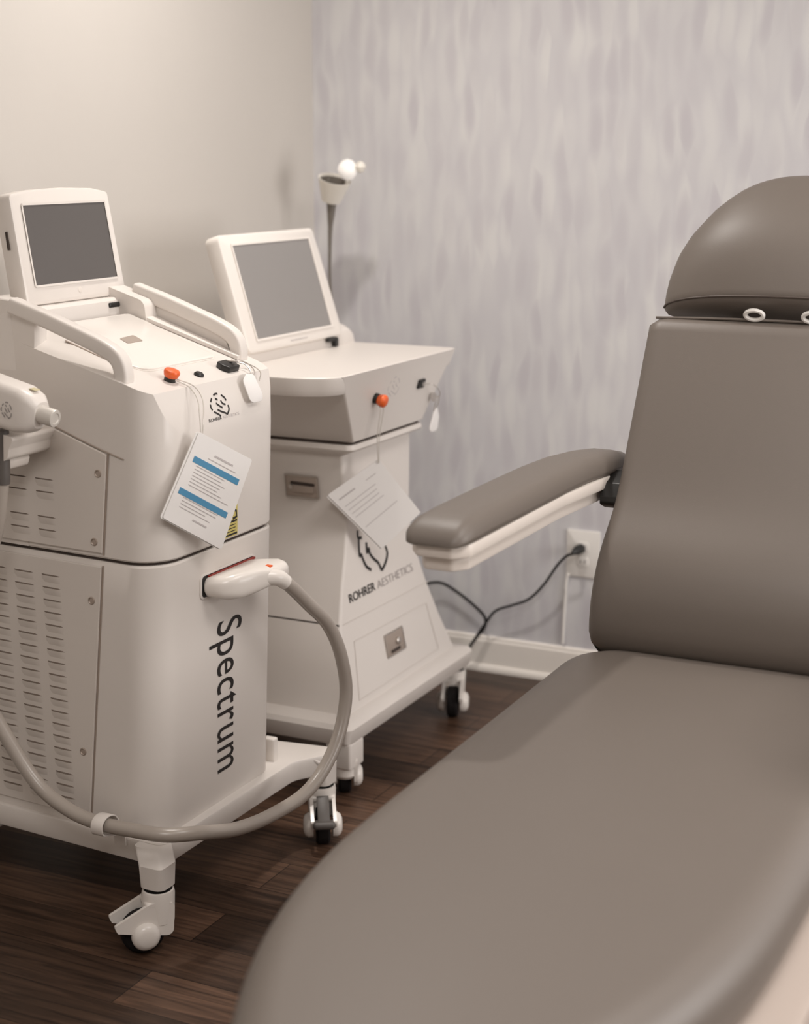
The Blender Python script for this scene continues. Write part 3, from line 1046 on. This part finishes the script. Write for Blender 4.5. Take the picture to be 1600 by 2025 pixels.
bm = plate(rpoly([(a_ - 0.017, b_ - 0.011), (a_ + 0.017, b_ - 0.011), (a_ + 0.017, b_ + 0.011), (a_ - 0.017, b_ + 0.011)], 0.003, 3), -0.001, 0.006, 0.001, f=TH)
ks = obj('key_switch', bm, M_black, T, label='black key switch')
obj('key_slot', lathe([(0.006, 0.0055), (0.006, 0.0075), (0.004, 0.008)], 16, align(TH(a_ + 0.006, b_ - 0.001), TH.n)), M_steel, ks)

# front of the cabinet: lettering, emblem, lock, drawer lines
TF = Frame((0.5942, -0.72, 0.40), (0, 1, 0), Vector((-0.195, 0, 1)))
obj('maker_name', text_bm('ROHRER', TF, (-0.187, 0.0335), 0.131, 0.021, weight=0.012, lift=0.0014), M_ink, T, smooth=False, label='black lettering reading ROHRER')
obj('maker_name', text_bm('AESTHETICS', TF, (-0.044, 0.0325), 0.192, 0.021, weight=-0.012, lift=0.0014), M_inkgrey, T, smooth=False, label='thin grey lettering reading AESTHETICS')
bm = bmesh.new()
LG = [[(-0.092, 0.186), (-0.0955, 0.174), (-0.094, 0.168), (-0.078, 0.1655)], [(-0.0935, 0.165), (-0.098, 0.150), (-0.103, 0.1265), (-0.0945, 0.1285), (-0.088, 0.110), (-0.078, 0.094), (-0.060, 0.0832)],
      [(-0.060, 0.150), (-0.0655, 0.126), (-0.053, 0.1345), (-0.053, 0.122), (-0.0376, 0.1045), (-0.020, 0.091), (-0.0105, 0.0705)], [(0.024, 0.140), (0.0305, 0.117), (0.0325, 0.102), (0.0155, 0.0835), (-0.0092, 0.0702)]]
for st in LG:
    strip(TF, smooth_pts(st, 4), 0.0075, bm=bm, lift=0.0014)
obj('maker_emblem', bm, M_ink, T, smooth=False, label='large black emblem partly behind the hanging card')
bm = bmesh.new()
GL = 0.0012


def line_quad(fr, pts, w=0.0022, closed=True, bm=None, lift=0.0008):
    P = pts + ([pts[0]] if closed else [])
    for a, b in zip(P, P[1:]):
        strip(fr, [a, b], w, bm=bm, lift=lift)


line_quad(TF, [(-0.232, -0.006), (0.222, -0.012)], closed=False, bm=bm, lift=0.0012)
line_quad(TF, [(-0.198, -0.055), (0.188, -0.060), (0.212, -0.187), (-0.222, -0.189)], bm=bm, lift=0.0012)
obj('door_outline', bm, M_panel, T, smooth=False)
obj('side_seam', box(0.12, 0.592, -0.9668, -0.9652, 0.3925, 0.396), M_gap, T)


def pull_plate(fr, q, name, lb, keyed):
    pl = plate(rpoly(q, 0.004, 3), -0.001, 0.0018, 0.0008, f=fr)
    o = obj(name, pl, M_recess, T, label=lb)
    cx_ = sum(p[0] for p in q) / 4
    cy_ = sum(p[1] for p in q) / 4
    w = abs(q[1][0] - q[0][0])
    h = abs(q[2][1] - q[1][1])
    bm2 = bmesh.new()
    line_quad(fr, [(a * 1.0 + (cx_ - a) * 0.05, b + (cy_ - b) * 0.05) for a, b in q], w=0.003, bm=bm2, lift=0.0028)
    obj('rim', bm2, M_steel, o, smooth=False)
    if keyed:
        obj('lock_button', lathe([(0.009, 0.001), (0.009, 0.007), (0.006, 0.009), (0.0005, 0.009)], 18, align(fr(cx_ + 0.012, cy_ + 0.001), fr.n)), M_steel, o)
        obj('lock_shadow_slot', plate(rpoly([(cx_ - 0.028, cy_ - 0.022), (cx_ + 0.022, cy_ - 0.022), (cx_ + 0.022, cy_ - 0.014), (cx_ - 0.028, cy_ - 0.014)], 0.003, 3), 0.0015, 0.0024, 0, f=fr), M_gap, o)
    else:
        obj('lever', plate(rpoly([(cx_ - 0.028, cy_ - 0.014), (cx_ + 0.034, cy_ - 0.014), (cx_ + 0.034, cy_ + 0.002), (cx_ - 0.020, cy_ + 0.004)], 0.003, 3), 0.002, 0.007, 0.0015, f=fr), M_recess, o)
        obj('lock_button', lathe([(0.0055, 0.001), (0.0055, 0.009), (0.0005, 0.0095)], 16, align(fr(cx_ - 0.026, cy_ + 0.0), fr.n)), M_steel, o)
        obj('lever_gap', plate(rpoly([(cx_ - 0.030, cy_ + 0.004), (cx_ + 0.036, cy_ + 0.002), (cx_ + 0.036, cy_ + 0.010), (cx_ - 0.028, cy_ + 0.012)], 0.003, 3), 0.0012, 0.0022, 0, f=fr), M_gap, o)
    return o


pull_plate(TF, [(-0.058, -0.137), (0.043, -0.137), (0.041, -0.080), (-0.058, -0.080)], 'drawer_lock', 'square metal lock plate on the sloping front', True)
TSD = Frame((0, -0.8706, 0.70), (1, 0, 0), (0, 0.15 * 0, 1))
TSD = Frame((0.45, -0.8715, 0.689), (1, 0, 0), (0, -0.143, 1))
pull_plate(TSD, [(-0.050, -0.028), (0.040, -0.028), (0.040, 0.028), (-0.050, 0.028)], 'side_latch', 'metal pull latch on the side', False)


# ------------------------------------------------------------------ hanging cards and key tags
def card(name, label, corners, nrm, bars, lines, cord_pts, group, cord_mat=None):
    """corners: TL, TR, BR, BL world points."""
    C0 = [Vector(c) for c in corners]
    ctr = sum(C0, Vector()) / 4
    root = thing(name, ctr, label, 'card', group)
    u = (C0[1] - C0[0])
    v = (C0[0] - C0[3])
    fr = Frame(C0[3], u, v)
    q = [fr.uv(c) for c in (C0[3], C0[2], C0[1], C0[0])]
    obj('sheet', plate(rpoly(q, 0.004, 4), -0.0008, 0.0008, 0.0, f=fr), M_paper, root, smooth=False)
    q2 = [(a - 0.004, b - 0.0015) for a, b in q]
    obj('backing_sheet', plate(rpoly(q2, 0.004, 4), -0.0032, -0.0016, 0.0, f=fr), M_paper, root, smooth=False)

    def at(s, t):
        p = Vector(q[0]) * (1 - s) * (1 - t) + Vector(q[1]) * s * (1 - t) + Vector(q[2]) * s * t + Vector(q[3]) * (1 - s) * t
        return (p.x, p.y)
    if bars:
        bm = bmesh.new()
        for s0, s1, t, w in bars:
            strip(fr, [at(s0, t), at(s1, t)], w, lift=0.0014, bm=bm)
        obj('printed_bar', bm, M_blue, root, smooth=False, label='blue printed bars')
    bm = bmesh.new()
    for s0, s1, t, w in lines:
        strip(fr, [at(s0, t), at(s1, t)], w, lift=0.0014, bm=bm)
    obj('printed_text', bm, M_inkpale, root, smooth=False)
    bm = bmesh.new()
    for cp_ in cord_pts:
        tube(cp_, 0.0012, 6, 6, bm=bm)
    obj('hanging_cord', bm, M_clear, root)
    return root


random.seed(4)
ln1 = [(0.38, 0.72, 0.845, 0.0035)]
ln1 += [(0.16, 0.16 + random.uniform(0.45, 0.72), 0.66 - 0.036 * i, 0.0014) for i in range(7)]
ln1 += [(0.16, 0.16 + random.uniform(0.35, 0.66), 0.30 - 0.036 * i, 0.0014) for i in range(4)] + [(0.42, 0.66, 0.13, 0.003), (0.30, 0.80, 0.79, 0.0014)]
card('instruction_card', 'white laminated card with two blue bars hanging on the front of the nearer laser', [(0.6870, -1.6640, 0.9580), (0.7243, -1.5452, 0.8897), (0.7002, -1.6195, 0.7307), (0.6589, -1.7465, 0.8130)], None,
     [(0.08, 0.90, 0.715, 0.0115), (0.06, 0.90, 0.345, 0.0115)], ln1,
     [[deck(0.613, -1.632, 0.006), deck(0.640, -1.624, 0.003), (0.664, -1.632, 1.012), (0.679, -1.648, 0.985), (0.686, -1.657, 0.955), (0.687, -1.656, 0.948)],
      [deck(0.613, -1.624, 0.006), deck(0.642, -1.610, 0.003), (0.668, -1.620, 1.008), (0.684, -1.644, 0.975), (0.688, -1.655, 0.95)]], 'hanging instruction cards')
ln2 = [(0.08, 0.40, 0.86, 0.0035)] + [(0.07, 0.07 + random.uniform(0.55, 0.85), 0.74 - 0.065 * i, 0.0014) for i in range(4)] + [(0.07, 0.80, 0.36, 0.0014), (0.62, 0.82, 0.86, 0.0016)]
card('instruction_card', 'plain white card hanging tilted on the front of the laser in the corner', [(0.5386, -0.9186, 0.6857), (0.6305, -0.8415, 0.7636), (0.7076, -0.7768, 0.6336), (0.6363, -0.8366, 0.5521)], None,
     None, ln2,
     [[E2 + TH.n * 0.006 + Vector((0, -0.006, -0.010)), (0.644, -0.857, 0.880), (0.634, -0.853, 0.82), (0.632, -0.8455, 0.755)],
      [E2 + TH.n * 0.006 + Vector((0, 0.006, -0.010)), (0.644, -0.842, 0.880), (0.634, -0.842, 0.82), (0.632, -0.8415, 0.755)]], 'hanging instruction cards')


def key_tag(label, ring_c, ring_n, ring_r, tag_fr, tag_pts, wires, extra=None):
    root = thing('key_tag', tag_fr(0, 0, 0), label, 'key tag', 'key tags on the machines')
    obj('tag', plate(tag_pts, 0.0005, 0.003, 0.001, f=tag_fr), M_paper, root)
    bm = bmesh.new()
    for w in wires:
        tube(w, 0.0011, 6, 6, bm=bm)
    obj('key_ring', bm, M_steel, root)
    if extra:
        obj('key', extra, M_steel, root)
    return root


tagp = rpoly([(-0.014, -0.030), (0.014, -0.030), (0.016, 0.018), (0.004, 0.032), (-0.008, 0.032), (-0.016, 0.018)], [0.012, 0.012, 0.008, 0.006, 0.006, 0.008], 5)
KF = Frame(Vector((0.6520, -1.4260, 1.003)) + PNL.n * 0.004, (0, 1, 0.0), Vector((-0.30, -0.10, 1)))
kt = [(-0.020, -0.030), (0.012, -0.030), (0.020, 0.020), (0.004, 0.034), (-0.012, 0.034), (-0.022, 0.020)]
key_tag('white plastic key tag hanging over the front edge of the nearer laser', None, None, 0, KF,
        rpoly([(-0.022, -0.028), (0.030, -0.028), (0.014, 0.026), (-0.012, 0.030), (-0.030, 0.018)], [0.014, 0.014, 0.010, 0.010, 0.010], 5),
        [[deck(0.604, -1.415, 0.010), deck(0.622, -1.405, 0.012), deck(0.642, -1.412, 0.006), (0.650, -1.423, 1.022)],
         [deck(0.598, -1.415, 0.012), deck(0.615, -1.392, 0.012), deck(0.640, -1.396, 0.006), (0.651, -1.418, 1.022)],
         [deck(0.604, -1.408, 0.012), deck(0.625, -1.382, 0.008), deck(0.648, -1.385, 0.004), (0.655, -1.40, 1.015)]],
        box(-0.012, 0.012, -0.004, 0.004, -0.001, 0.001, M=Matrix.Translation(deck(0.606, -1.428, 0.014))))
KF2 = Frame((0.6220, -0.5310, 0.815), (0.15, 1, 0), (0.02, 0, 1))
ksw = TH(*th(-0.605, 0.909), 0.008)
key_tag('small key and pale tag hanging at the right end of the corner laser', None, None, 0, KF2,
        rpoly([(-0.024, -0.036), (0.018, -0.036), (0.026, 0.0), (0.016, 0.024), (0.004, 0.024), (-0.004, 0.0)], [0.012, 0.014, 0.012, 0.008, 0.006, 0.010], 5),
        [[ksw, (0.650, -0.590, 0.905), (0.655, -0.565, 0.888), (0.648, -0.548, 0.872), (0.634, -0.545, 0.868)],
         [(0.646, -0.552, 0.872), (0.640, -0.556, 0.852), (0.630, -0.540, 0.832)], [(0.646, -0.545, 0.872), (0.640, -0.538, 0.852), (0.628, -0.528, 0.836)]],
        plate(rpoly([(-0.012, 0.040), (0.004, 0.040), (0.006, 0.062), (-0.014, 0.062)], 0.006, 4), 0.004, 0.006, 0, f=KF2))

# ================================================================== TREATMENT CHAIR
CX = 1.593
CH = thing('treatment_chair', (CX, -2.0, 0), 'taupe vinyl treatment chair with white plastic frame and separate headrest', 'treatment chair')
# seat
lft = smooth_pts([Vector(p) for p in ((1.287, -1.52), (1.288, -1.75), (1.288, -2.00), (1.289, -2.20), (1.296, -2.34), (1.318, -2.48), (1.352, -2.60), (1.396, -2.71), (1.452, -2.82), (1.52, -2.895), (1.593, -2.92))], 4)
rgt = [Vector((2 * CX - p.x, p.y)) for p in lft[::-1]][1:]
so = lft + rgt + [Vector(p) for p in rpoly([(1.899, -1.50), (1.899, -1.30), (1.287, -1.30), (1.287, -1.50)], [0.0, 0.13, 0.13, 0.0], 8)[1:-1]]
seat = pad(so, 0.115, 0.058, 0.045, crown=0.012, f=lambda u, v, w: (u, v, 0.441 + w))
obj('seat', seat, M_vinyl, CH, angle=80)
# backrest
LE = rad(28.5)
BF = Frame((CX, -1.375, 0.585), (1, 0, 0), (0, math.sin(LE), math.cos(LE)))


def lumbar(u, v):
    return 0.030 * math.exp(-((v - 0.135) / 0.10) ** 2) - 0.035 * max(0, 1 - (v + 0.02) / 0.10) ** 2 if v < 0.6 else 0.0


bo = rpoly([(-0.263, -0.015), (0.263, -0.015), (0.263, 0.636), (-0.263, 0.636)], [0.035, 0.035, 0.012, 0.012], 5)
# densify long sides so the lumbar curve shows
den = []
for i in range(len(bo)):
    p, q = bo[i], bo[(i + 1) % len(bo)]
    n = max(1, int((q - p).length / 0.03))
    for k_ in range(n):
        den.append(p + (q - p) * k_ / n)
HB_ = 0.095


def back_surface():
    nu, nv = 30, 40
    front, rear = [], []
    W_, V0, V1 = 0.263, -0.020, 0.637
    rings = []
    for j in range(nv + 1):
        t = j / nv
        v = V0 + (V1 - V0) * t
        # edge roll at top and bottom
        eb, et = (v - V0), (V1 - v)
        rb_ = 0.040
        sb = 1 - max(0, 1 - eb / rb_) ** 2
        st = 1 - max(0, 1 - et / 0.012) ** 2
        W_ = 0.263 + 0.010 * max(0, 1 - v / 0.25)
        hw_ = W_ - 0.022 * (1 - math.sqrt(max(0, min(1, sb)))) - 0.010 * (1 - math.sqrt(max(0, min(1, st))))
        fw = lumbar(0, v)
        d0 = -HB_ + 0.02 * (1 - sb)
        d1 = 0.0 + fw - 0.030 * (1 - math.sqrt(max(0, sb))) - 0.012 * (1 - math.sqrt(max(0, st)))
        sec = rpoly([(-hw_, d0), (hw_, d0), (hw_, d1), (-hw_, d1)], [0.02, 0.02, 0.032, 0.032], 7)
        rings.append([BF(p.x, v, p.y) for p in sec])
    return loft(rings)


back = obj('backrest', back_surface(), M_vinyl, CH, angle=60)
# top welt of the backrest
bm = tube([BF(-0.248, 0.636, -0.012), BF(-0.1, 0.638, -0.008), BF(0.1, 0.638, -0.008), BF(0.248, 0.636, -0.012)], 0.0025, 8, 4)
obj('welt', bm, M_vinyl, back)
# headrest
hd = []
hpts = [(-0.248, 0.672), (-0.253, 0.71), (-0.250, 0.745), (-0.236, 0.785), (-0.215, 0.821), (-0.188, 0.855), (-0.156, 0.887), (-0.126, 0.912), (-0.094, 0.931), (-0.05, 0.944), (-0.009, 0.948)]
HV = [(p[1], -p[0]) for p in hpts]


def hr(u, v, w):
    return BF(u, v, w)


rings = []
TABLE = [(0.672, 0.249), (0.696, 0.2505), (0.73, 0.248), (0.777, 0.238), (0.821, 0.219), (0.874, 0.184), (0.90, 0.160), (0.922, 0.135), (0.938, 0.107), (0.949, 0.076), (0.955, 0.045), (0.957, 0.014)]
HV0, HV1 = 0.672, 0.957


def half_width(v):
    for (a, x), (b, y) in zip(TABLE, TABLE[1:]):
        if v <= b:
            return x + (y - x) * (v - a) / (b - a)
    return TABLE[-1][1]


NV, NU = 34, 28
for j in range(NV + 1):
    t = j / NV
    v = HV0 + (HV1 - HV0) * (1 - (1 - t) ** 1.8)
    tt = (v - HV0) / (HV1 - HV0)
    hw_ = half_width(v)
    th_ = math.sqrt(max(0.004, 1 - tt ** 2.4))
    dm = -0.060 + 0.010 * tt
    df = 0.082 * th_ * (1 + 0.22 * math.sin(PI * min(1, tt * 1.2)))
    db = 0.032 * th_
    sec = []
    for k_ in range(NU + 1):
        u = -math.cos(PI * k_ / NU)
        sec.append(Vector((u * hw_, dm + df * (max(0, 1 - abs(u) ** 2.6)) ** 0.5)))
    for k_ in range(1, NU):
        u = math.cos(PI * k_ / NU)
        sec.append(Vector((u * hw_, dm - db * (max(0, 1 - abs(u) ** 4)) ** 0.5)))
    if j == 0:
        base = [p.copy() for p in sec[:NU + 1]]
        rings.append([hr(p.x * 0.97, v - 0.008, dm + (p.y - dm) * 0.85) for p in sec])
    rings.append([hr(p.x, v, p.y) for p in sec])
hdr = obj('headrest', loft(rings), M_vinyl, CH, angle=50)
obj('welt', tube([hr(p.x * 1.002, HV0 + 0.001, p.y + 0.001) for p in base[1:-1]], 0.0022, 8, 2), M_piping, hdr)
for u in (-0.056, 0.052):
    bm = bmesh.new()
    rr = [BF(u + 0.017 * math.cos(2 * PI * i / 20), 0.6445 + 0.006 * math.sin(2 * PI * i / 20), 0.0 + 0.008 * math.sin(2 * PI * i / 20)) for i in range(21)]
    tube(rr, 0.0042, 8, 2, bm=bm)
    obj('headrest_strap_ring', bm, M_plate, CH, label='white plastic ring between backrest and headrest')


# armrests
def arm(sgn):
    def X(x):
        return x if sgn < 0 else 2 * CX - x
    path = [(1.2365, -1.852, 0.034, 0.008), (1.2365, -1.846, 0.046, 0.022), (1.2365, -1.830, 0.054, 0.040), (1.2365, -1.800, 0.0575, 0.052), (1.2365, -1.75, 0.0575, 0.057), (1.2365, -1.65, 0.0575, 0.059), (1.2360, -1.50, 0.0575, 0.060), (1.2365, -1.38, 0.057, 0.061),
            (1.243, -1.28, 0.055, 0.063), (1.257, -1.20, 0.051, 0.062), (1.270, -1.14, 0.046, 0.056), (1.278, -1.105, 0.038, 0.045), (1.281, -1.092, 0.026, 0.030)]
    rings, r2, r3 = [], [], []
    zb = 0.846
    for x, y, hw_, h_ in path:
        h_ *= 0.74
        sec = rpoly([(-hw_, 0), (hw_, 0), (hw_, h_), (-hw_, h_)], [min(0.012, h_ * 0.3), min(0.012, h_ * 0.3), min(hw_ * 0.90, h_ * 0.72), min(hw_ * 0.90, h_ * 0.72)], 7)
        rings.append([(X(x + p.x), y, zb + p.y) for p in sec])
    p = obj('armrest', loft(rings), M_vinyl, CH, angle=70)
    for lst, ins, z0, z1, nm in ((r2, 0.003, 0.820, 0.8465, 0), (r3, 0.016, 0.793, 0.821, 1)):
        pass
    pl = [(1.2365 - 0.050, -1.815), (1.2365 - 0.03, -1.842), (1.2365 + 0.03, -1.842), (1.2365 + 0.054, -1.815), (1.2365 + 0.054, -1.40), (1.262 + 0.045, -1.20), (1.262 + 0.045, -1.13), (1.262 - 0.045, -1.13), (1.262 - 0.05, -1.20), (1.2365 - 0.054, -1.40)]
    bm = bmesh.new()
    c_ = Vector((1.245, -1.5))
    for s_, z0, z1 in ((1.0, 0.8245, 0.8475), (0.80, 0.800, 0.8250)):
        o_ = [Vector((X(1.2385 + (a - 1.2385) * s_), b + (0.016 if (s_ < 1 and b < -1.8) else 0))) for a, b in pl]
        plate(rpoly([tuple(v_) for v_ in o_], 0.012, 4), z0, z1, 0.004, bm=bm)
    obj('arm_shell', bm, M_frame, p, label='white plastic shell under the arm pad')
    bm = bmesh.new()
    prof = rpoly([(-1.215, 0.838), (-1.165, 0.858), (-1.165, 0.800), (-1.20, 0.786), (-1.235, 0.800), (-1.232, 0.815)], [0.006, 0.006, 0.004, 0.010, 0.008, 0.006], 4)
    loft([[(X(xx), a, b) for a, b in prof] for xx in (1.300, 1.340)], bm=bm)
    obj('arm_hinge', bm, M_black, p, label='black hinge bracket')
    return p


arm(-1)
arm(1)
# white shell under seat and behind back, pedestal and floor plate
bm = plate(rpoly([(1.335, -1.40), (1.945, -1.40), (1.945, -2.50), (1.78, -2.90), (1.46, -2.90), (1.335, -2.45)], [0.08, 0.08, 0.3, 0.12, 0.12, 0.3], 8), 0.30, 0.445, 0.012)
obj('seat_frame', bm, M_frame_shaded, CH, label='white plastic frame under the seat, darkened for shade')
obj('pedestal', box(CX - 0.16, CX + 0.16, -2.25, -1.70, 0.05, 0.31, bev=0.02), M_frame, CH)
obj('floor_plate', box(CX - 0.24, CX + 0.26, -2.45, -1.45, 0.0, 0.055, bev=0.015), M_frame, CH)
bm = plate(rpoly([(-0.235, 0.02), (0.235, 0.02), (0.235, 0.60), (-0.235, 0.60)], 0.03, 5), -0.125, -0.088, 0.008, f=BF)
obj('back_shell', bm, M_frame, CH)
for sg in (-0.12, 0.12):
    bm = loft([[BF(sg + a, 0.56, -0.10 + b) for a, b in ((-0.012, -0.006), (0.012, -0.006), (0.012, 0.006), (-0.012, 0.006))], [BF(sg + a, 0.80, -0.10 + b) for a, b in ((-0.012, -0.006), (0.012, -0.006), (0.012, 0.006), (-0.012, 0.006))]])
    obj('headrest_bar', bm, M_steel, CH)
bm = loft([[BF(a, 0.05, -0.10 + b) for a, b in ((-0.10, -0.03), (0.10, -0.03), (0.10, 0.0), (-0.10, 0.0))], [(CX - 0.10, -1.50, 0.33), (CX + 0.10, -1.50, 0.33), (CX + 0.10, -1.56, 0.40), (CX - 0.10, -1.56, 0.40)]])
obj('back_hinge', bm, M_frame, CH)

# ================================================================== FLOOR LAMP in the corner
LX, LY = 0.160, -0.20
LP = thing('floor_lamp', (LX, LY, 0), 'slim floor lamp with cream cone shade standing in the corner behind the laser', 'floor lamp')
obj('lamp_base', lathe([(0.0, 0.0), (0.12, 0.0), (0.125, 0.006), (0.12, 0.018), (0.02, 0.03), (0.0, 0.03)], 32, Matrix.Translation((LX + 0.03, LY, 0)), caps=False), M_lampdark, LP)
obj('pole', tube([(LX + 0.03, LY, 0.02), (LX + 0.036, LY, 0.4), (LX + 0.040, LY, 0.8), (LX + 0.026, LY, 0.97), (LX + 0.004, LY, 1.045), (LX - 0.002, LY, 1.12), (LX - 0.001, LY, 1.20), (LX + 0.001, LY, 1.255), (LX + 0.006, LY, 1.325)], 0.006, 14, 6,
                 rads=[0.006, 0.006, 0.005, 0.004, 0.004, 0.004, 0.005, 0.0065, 0.0145]), M_lampdark, LP)
MS = align((LX + 0.003, LY, 1.318), (0.32, -0.20, 1))
sh = lathe([(0.016, 0.0), (0.026, 0.004), (0.034, 0.030), (0.045, 0.066), (0.0425, 0.066), (0.032, 0.032), (0.022, 0.008)], 32, MS, caps=False)
shade = obj('lamp_shade', sh, M_lamp, LP)
obj('shade_lining', lathe([(0.0425, 0.0655), (0.034, 0.040), (0.004, 0.030)], 32, MS, caps=False), M_lampdark, shade)
bm = lathe([(0.0005, -0.028), (0.013, -0.0245), (0.0235, -0.013), (0.027, 0.0), (0.0235, 0.013), (0.013, 0.0245), (0.0005, 0.028)], 28, Matrix.Translation((0.220, LY - 0.01, 1.404)))
obj('reading_bulb', bm, M_bulb, LP, label='round white bulb beside the shade')
obj('bulb_arm', tube([(LX + 0.036, LY, 1.345), (LX + 0.050, LY, 1.360), (LX + 0.056, LY - 0.006, 1.380)], 0.005, 10, 5), M_lamp, LP)
bm = lathe([(0.0005, -0.016), (0.010, -0.012), (0.015, 0.0), (0.010, 0.012), (0.0005, 0.016)], 24, Matrix.Translation((0.256, LY - 0.005, 1.411)))
obj('bulb_cap', bm, M_lamp, LP)

# ================================================================== WALL OUTLET, CORDS
O = thing('wall_outlet', (0.833, 0, 0.375), 'white outlet cover plate on the wallpapered wall beside the chair', 'wall outlet')
OF = Frame((0.833, 0.0, 0.374), (1, 0, 0), (0, 0, 1))
obj('cover_plate', plate(rpoly([(-0.048, -0.066), (0.048, -0.066), (0.048, 0.066), (-0.048, 0.066)], 0.004, 4), 0.0, 0.006, 0.002, f=OF), M_plate, O)
for dz in (0.02, -0.022):
    sck = obj('socket', plate(rpoly([(-0.017, dz - 0.014), (0.017, dz - 0.014), (0.017, dz + 0.014), (-0.017, dz + 0.014)], 0.008, 4), 0.005, 0.0078, 0.001, f=OF), M_plate, O)
    bm = bmesh.new()
    for du in (-0.006, 0.006):
        strip(OF, [(du, dz - 0.004), (du, dz + 0.005)], 0.0022, lift=0.0082, bm=bm)
    obj('slot_pair', bm, M_black, sck, smooth=False)
CO = thing('power_cord', (0.70, -0.03, 0.0), 'black power cord plugged into the wall outlet', 'power cord', 'black power cords by the wall')
cordB = [(0.822, -0.055, 0.384), (0.806, -0.058, 0.378), (0.775, -0.050, 0.345), (0.735, -0.045, 0.285), (0.690, -0.04, 0.237), (0.640, -0.04, 0.213), (0.590, -0.04, 0.190), (0.560, -0.04, 0.150), (0.530, -0.05, 0.100), (0.50, -0.07, 0.045), (0.46, -0.12, 0.006), (0.38, -0.20, 0.005), (0.30, -0.30, 0.005)]
obj('cord', tube(cordB, 0.0038, 10, 6), M_rubber, CO)
bm = bmesh.new()
lathe([(0.0035, -0.030), (0.008, -0.022), (0.0125, -0.008), (0.0135, 0.002), (0.0135, 0.014), (0.011, 0.016)], 18, align((0.826, -0.0245, 0.3895), (0.25, 1, 0.12)), bm=bm)
obj('plug', bm, M_black, CO, label='black plug')
CA = thing('power_cord', (0.45, -0.03, 0.0), 'black power cord arching out from behind the corner laser down to the baseboard', 'power cord', 'black power cords by the wall')
cordA = [(0.12, -0.12, 0.26), (0.22, -0.06, 0.245), (0.33, -0.034, 0.232), (0.375, -0.032, 0.2435), (0.420, -0.030, 0.2485), (0.470, -0.030, 0.2265), (0.520, -0.030, 0.195), (0.553, -0.030, 0.165), (0.553, -0.032, 0.135), (0.532, -0.038, 0.105), (0.502, -0.05, 0.060), (0.455, -0.09, 0.005), (0.36, -0.15, 0.005), (0.22, -0.16, 0.005)]
obj('cord', tube(cordA, 0.0042, 10, 6), M_rubber, CA)
WC = thing('white_cable', (0.785, -0.006, 0.1), 'thin white cord running down the wall below the outlet', 'cord')
obj('cord', tube([(0.792, -0.006, 0.312), (0.787, -0.006, 0.290), (0.783, -0.006, 0.20), (0.781, -0.008, 0.112)], 0.0042, 10, 6), M_plate, WC)
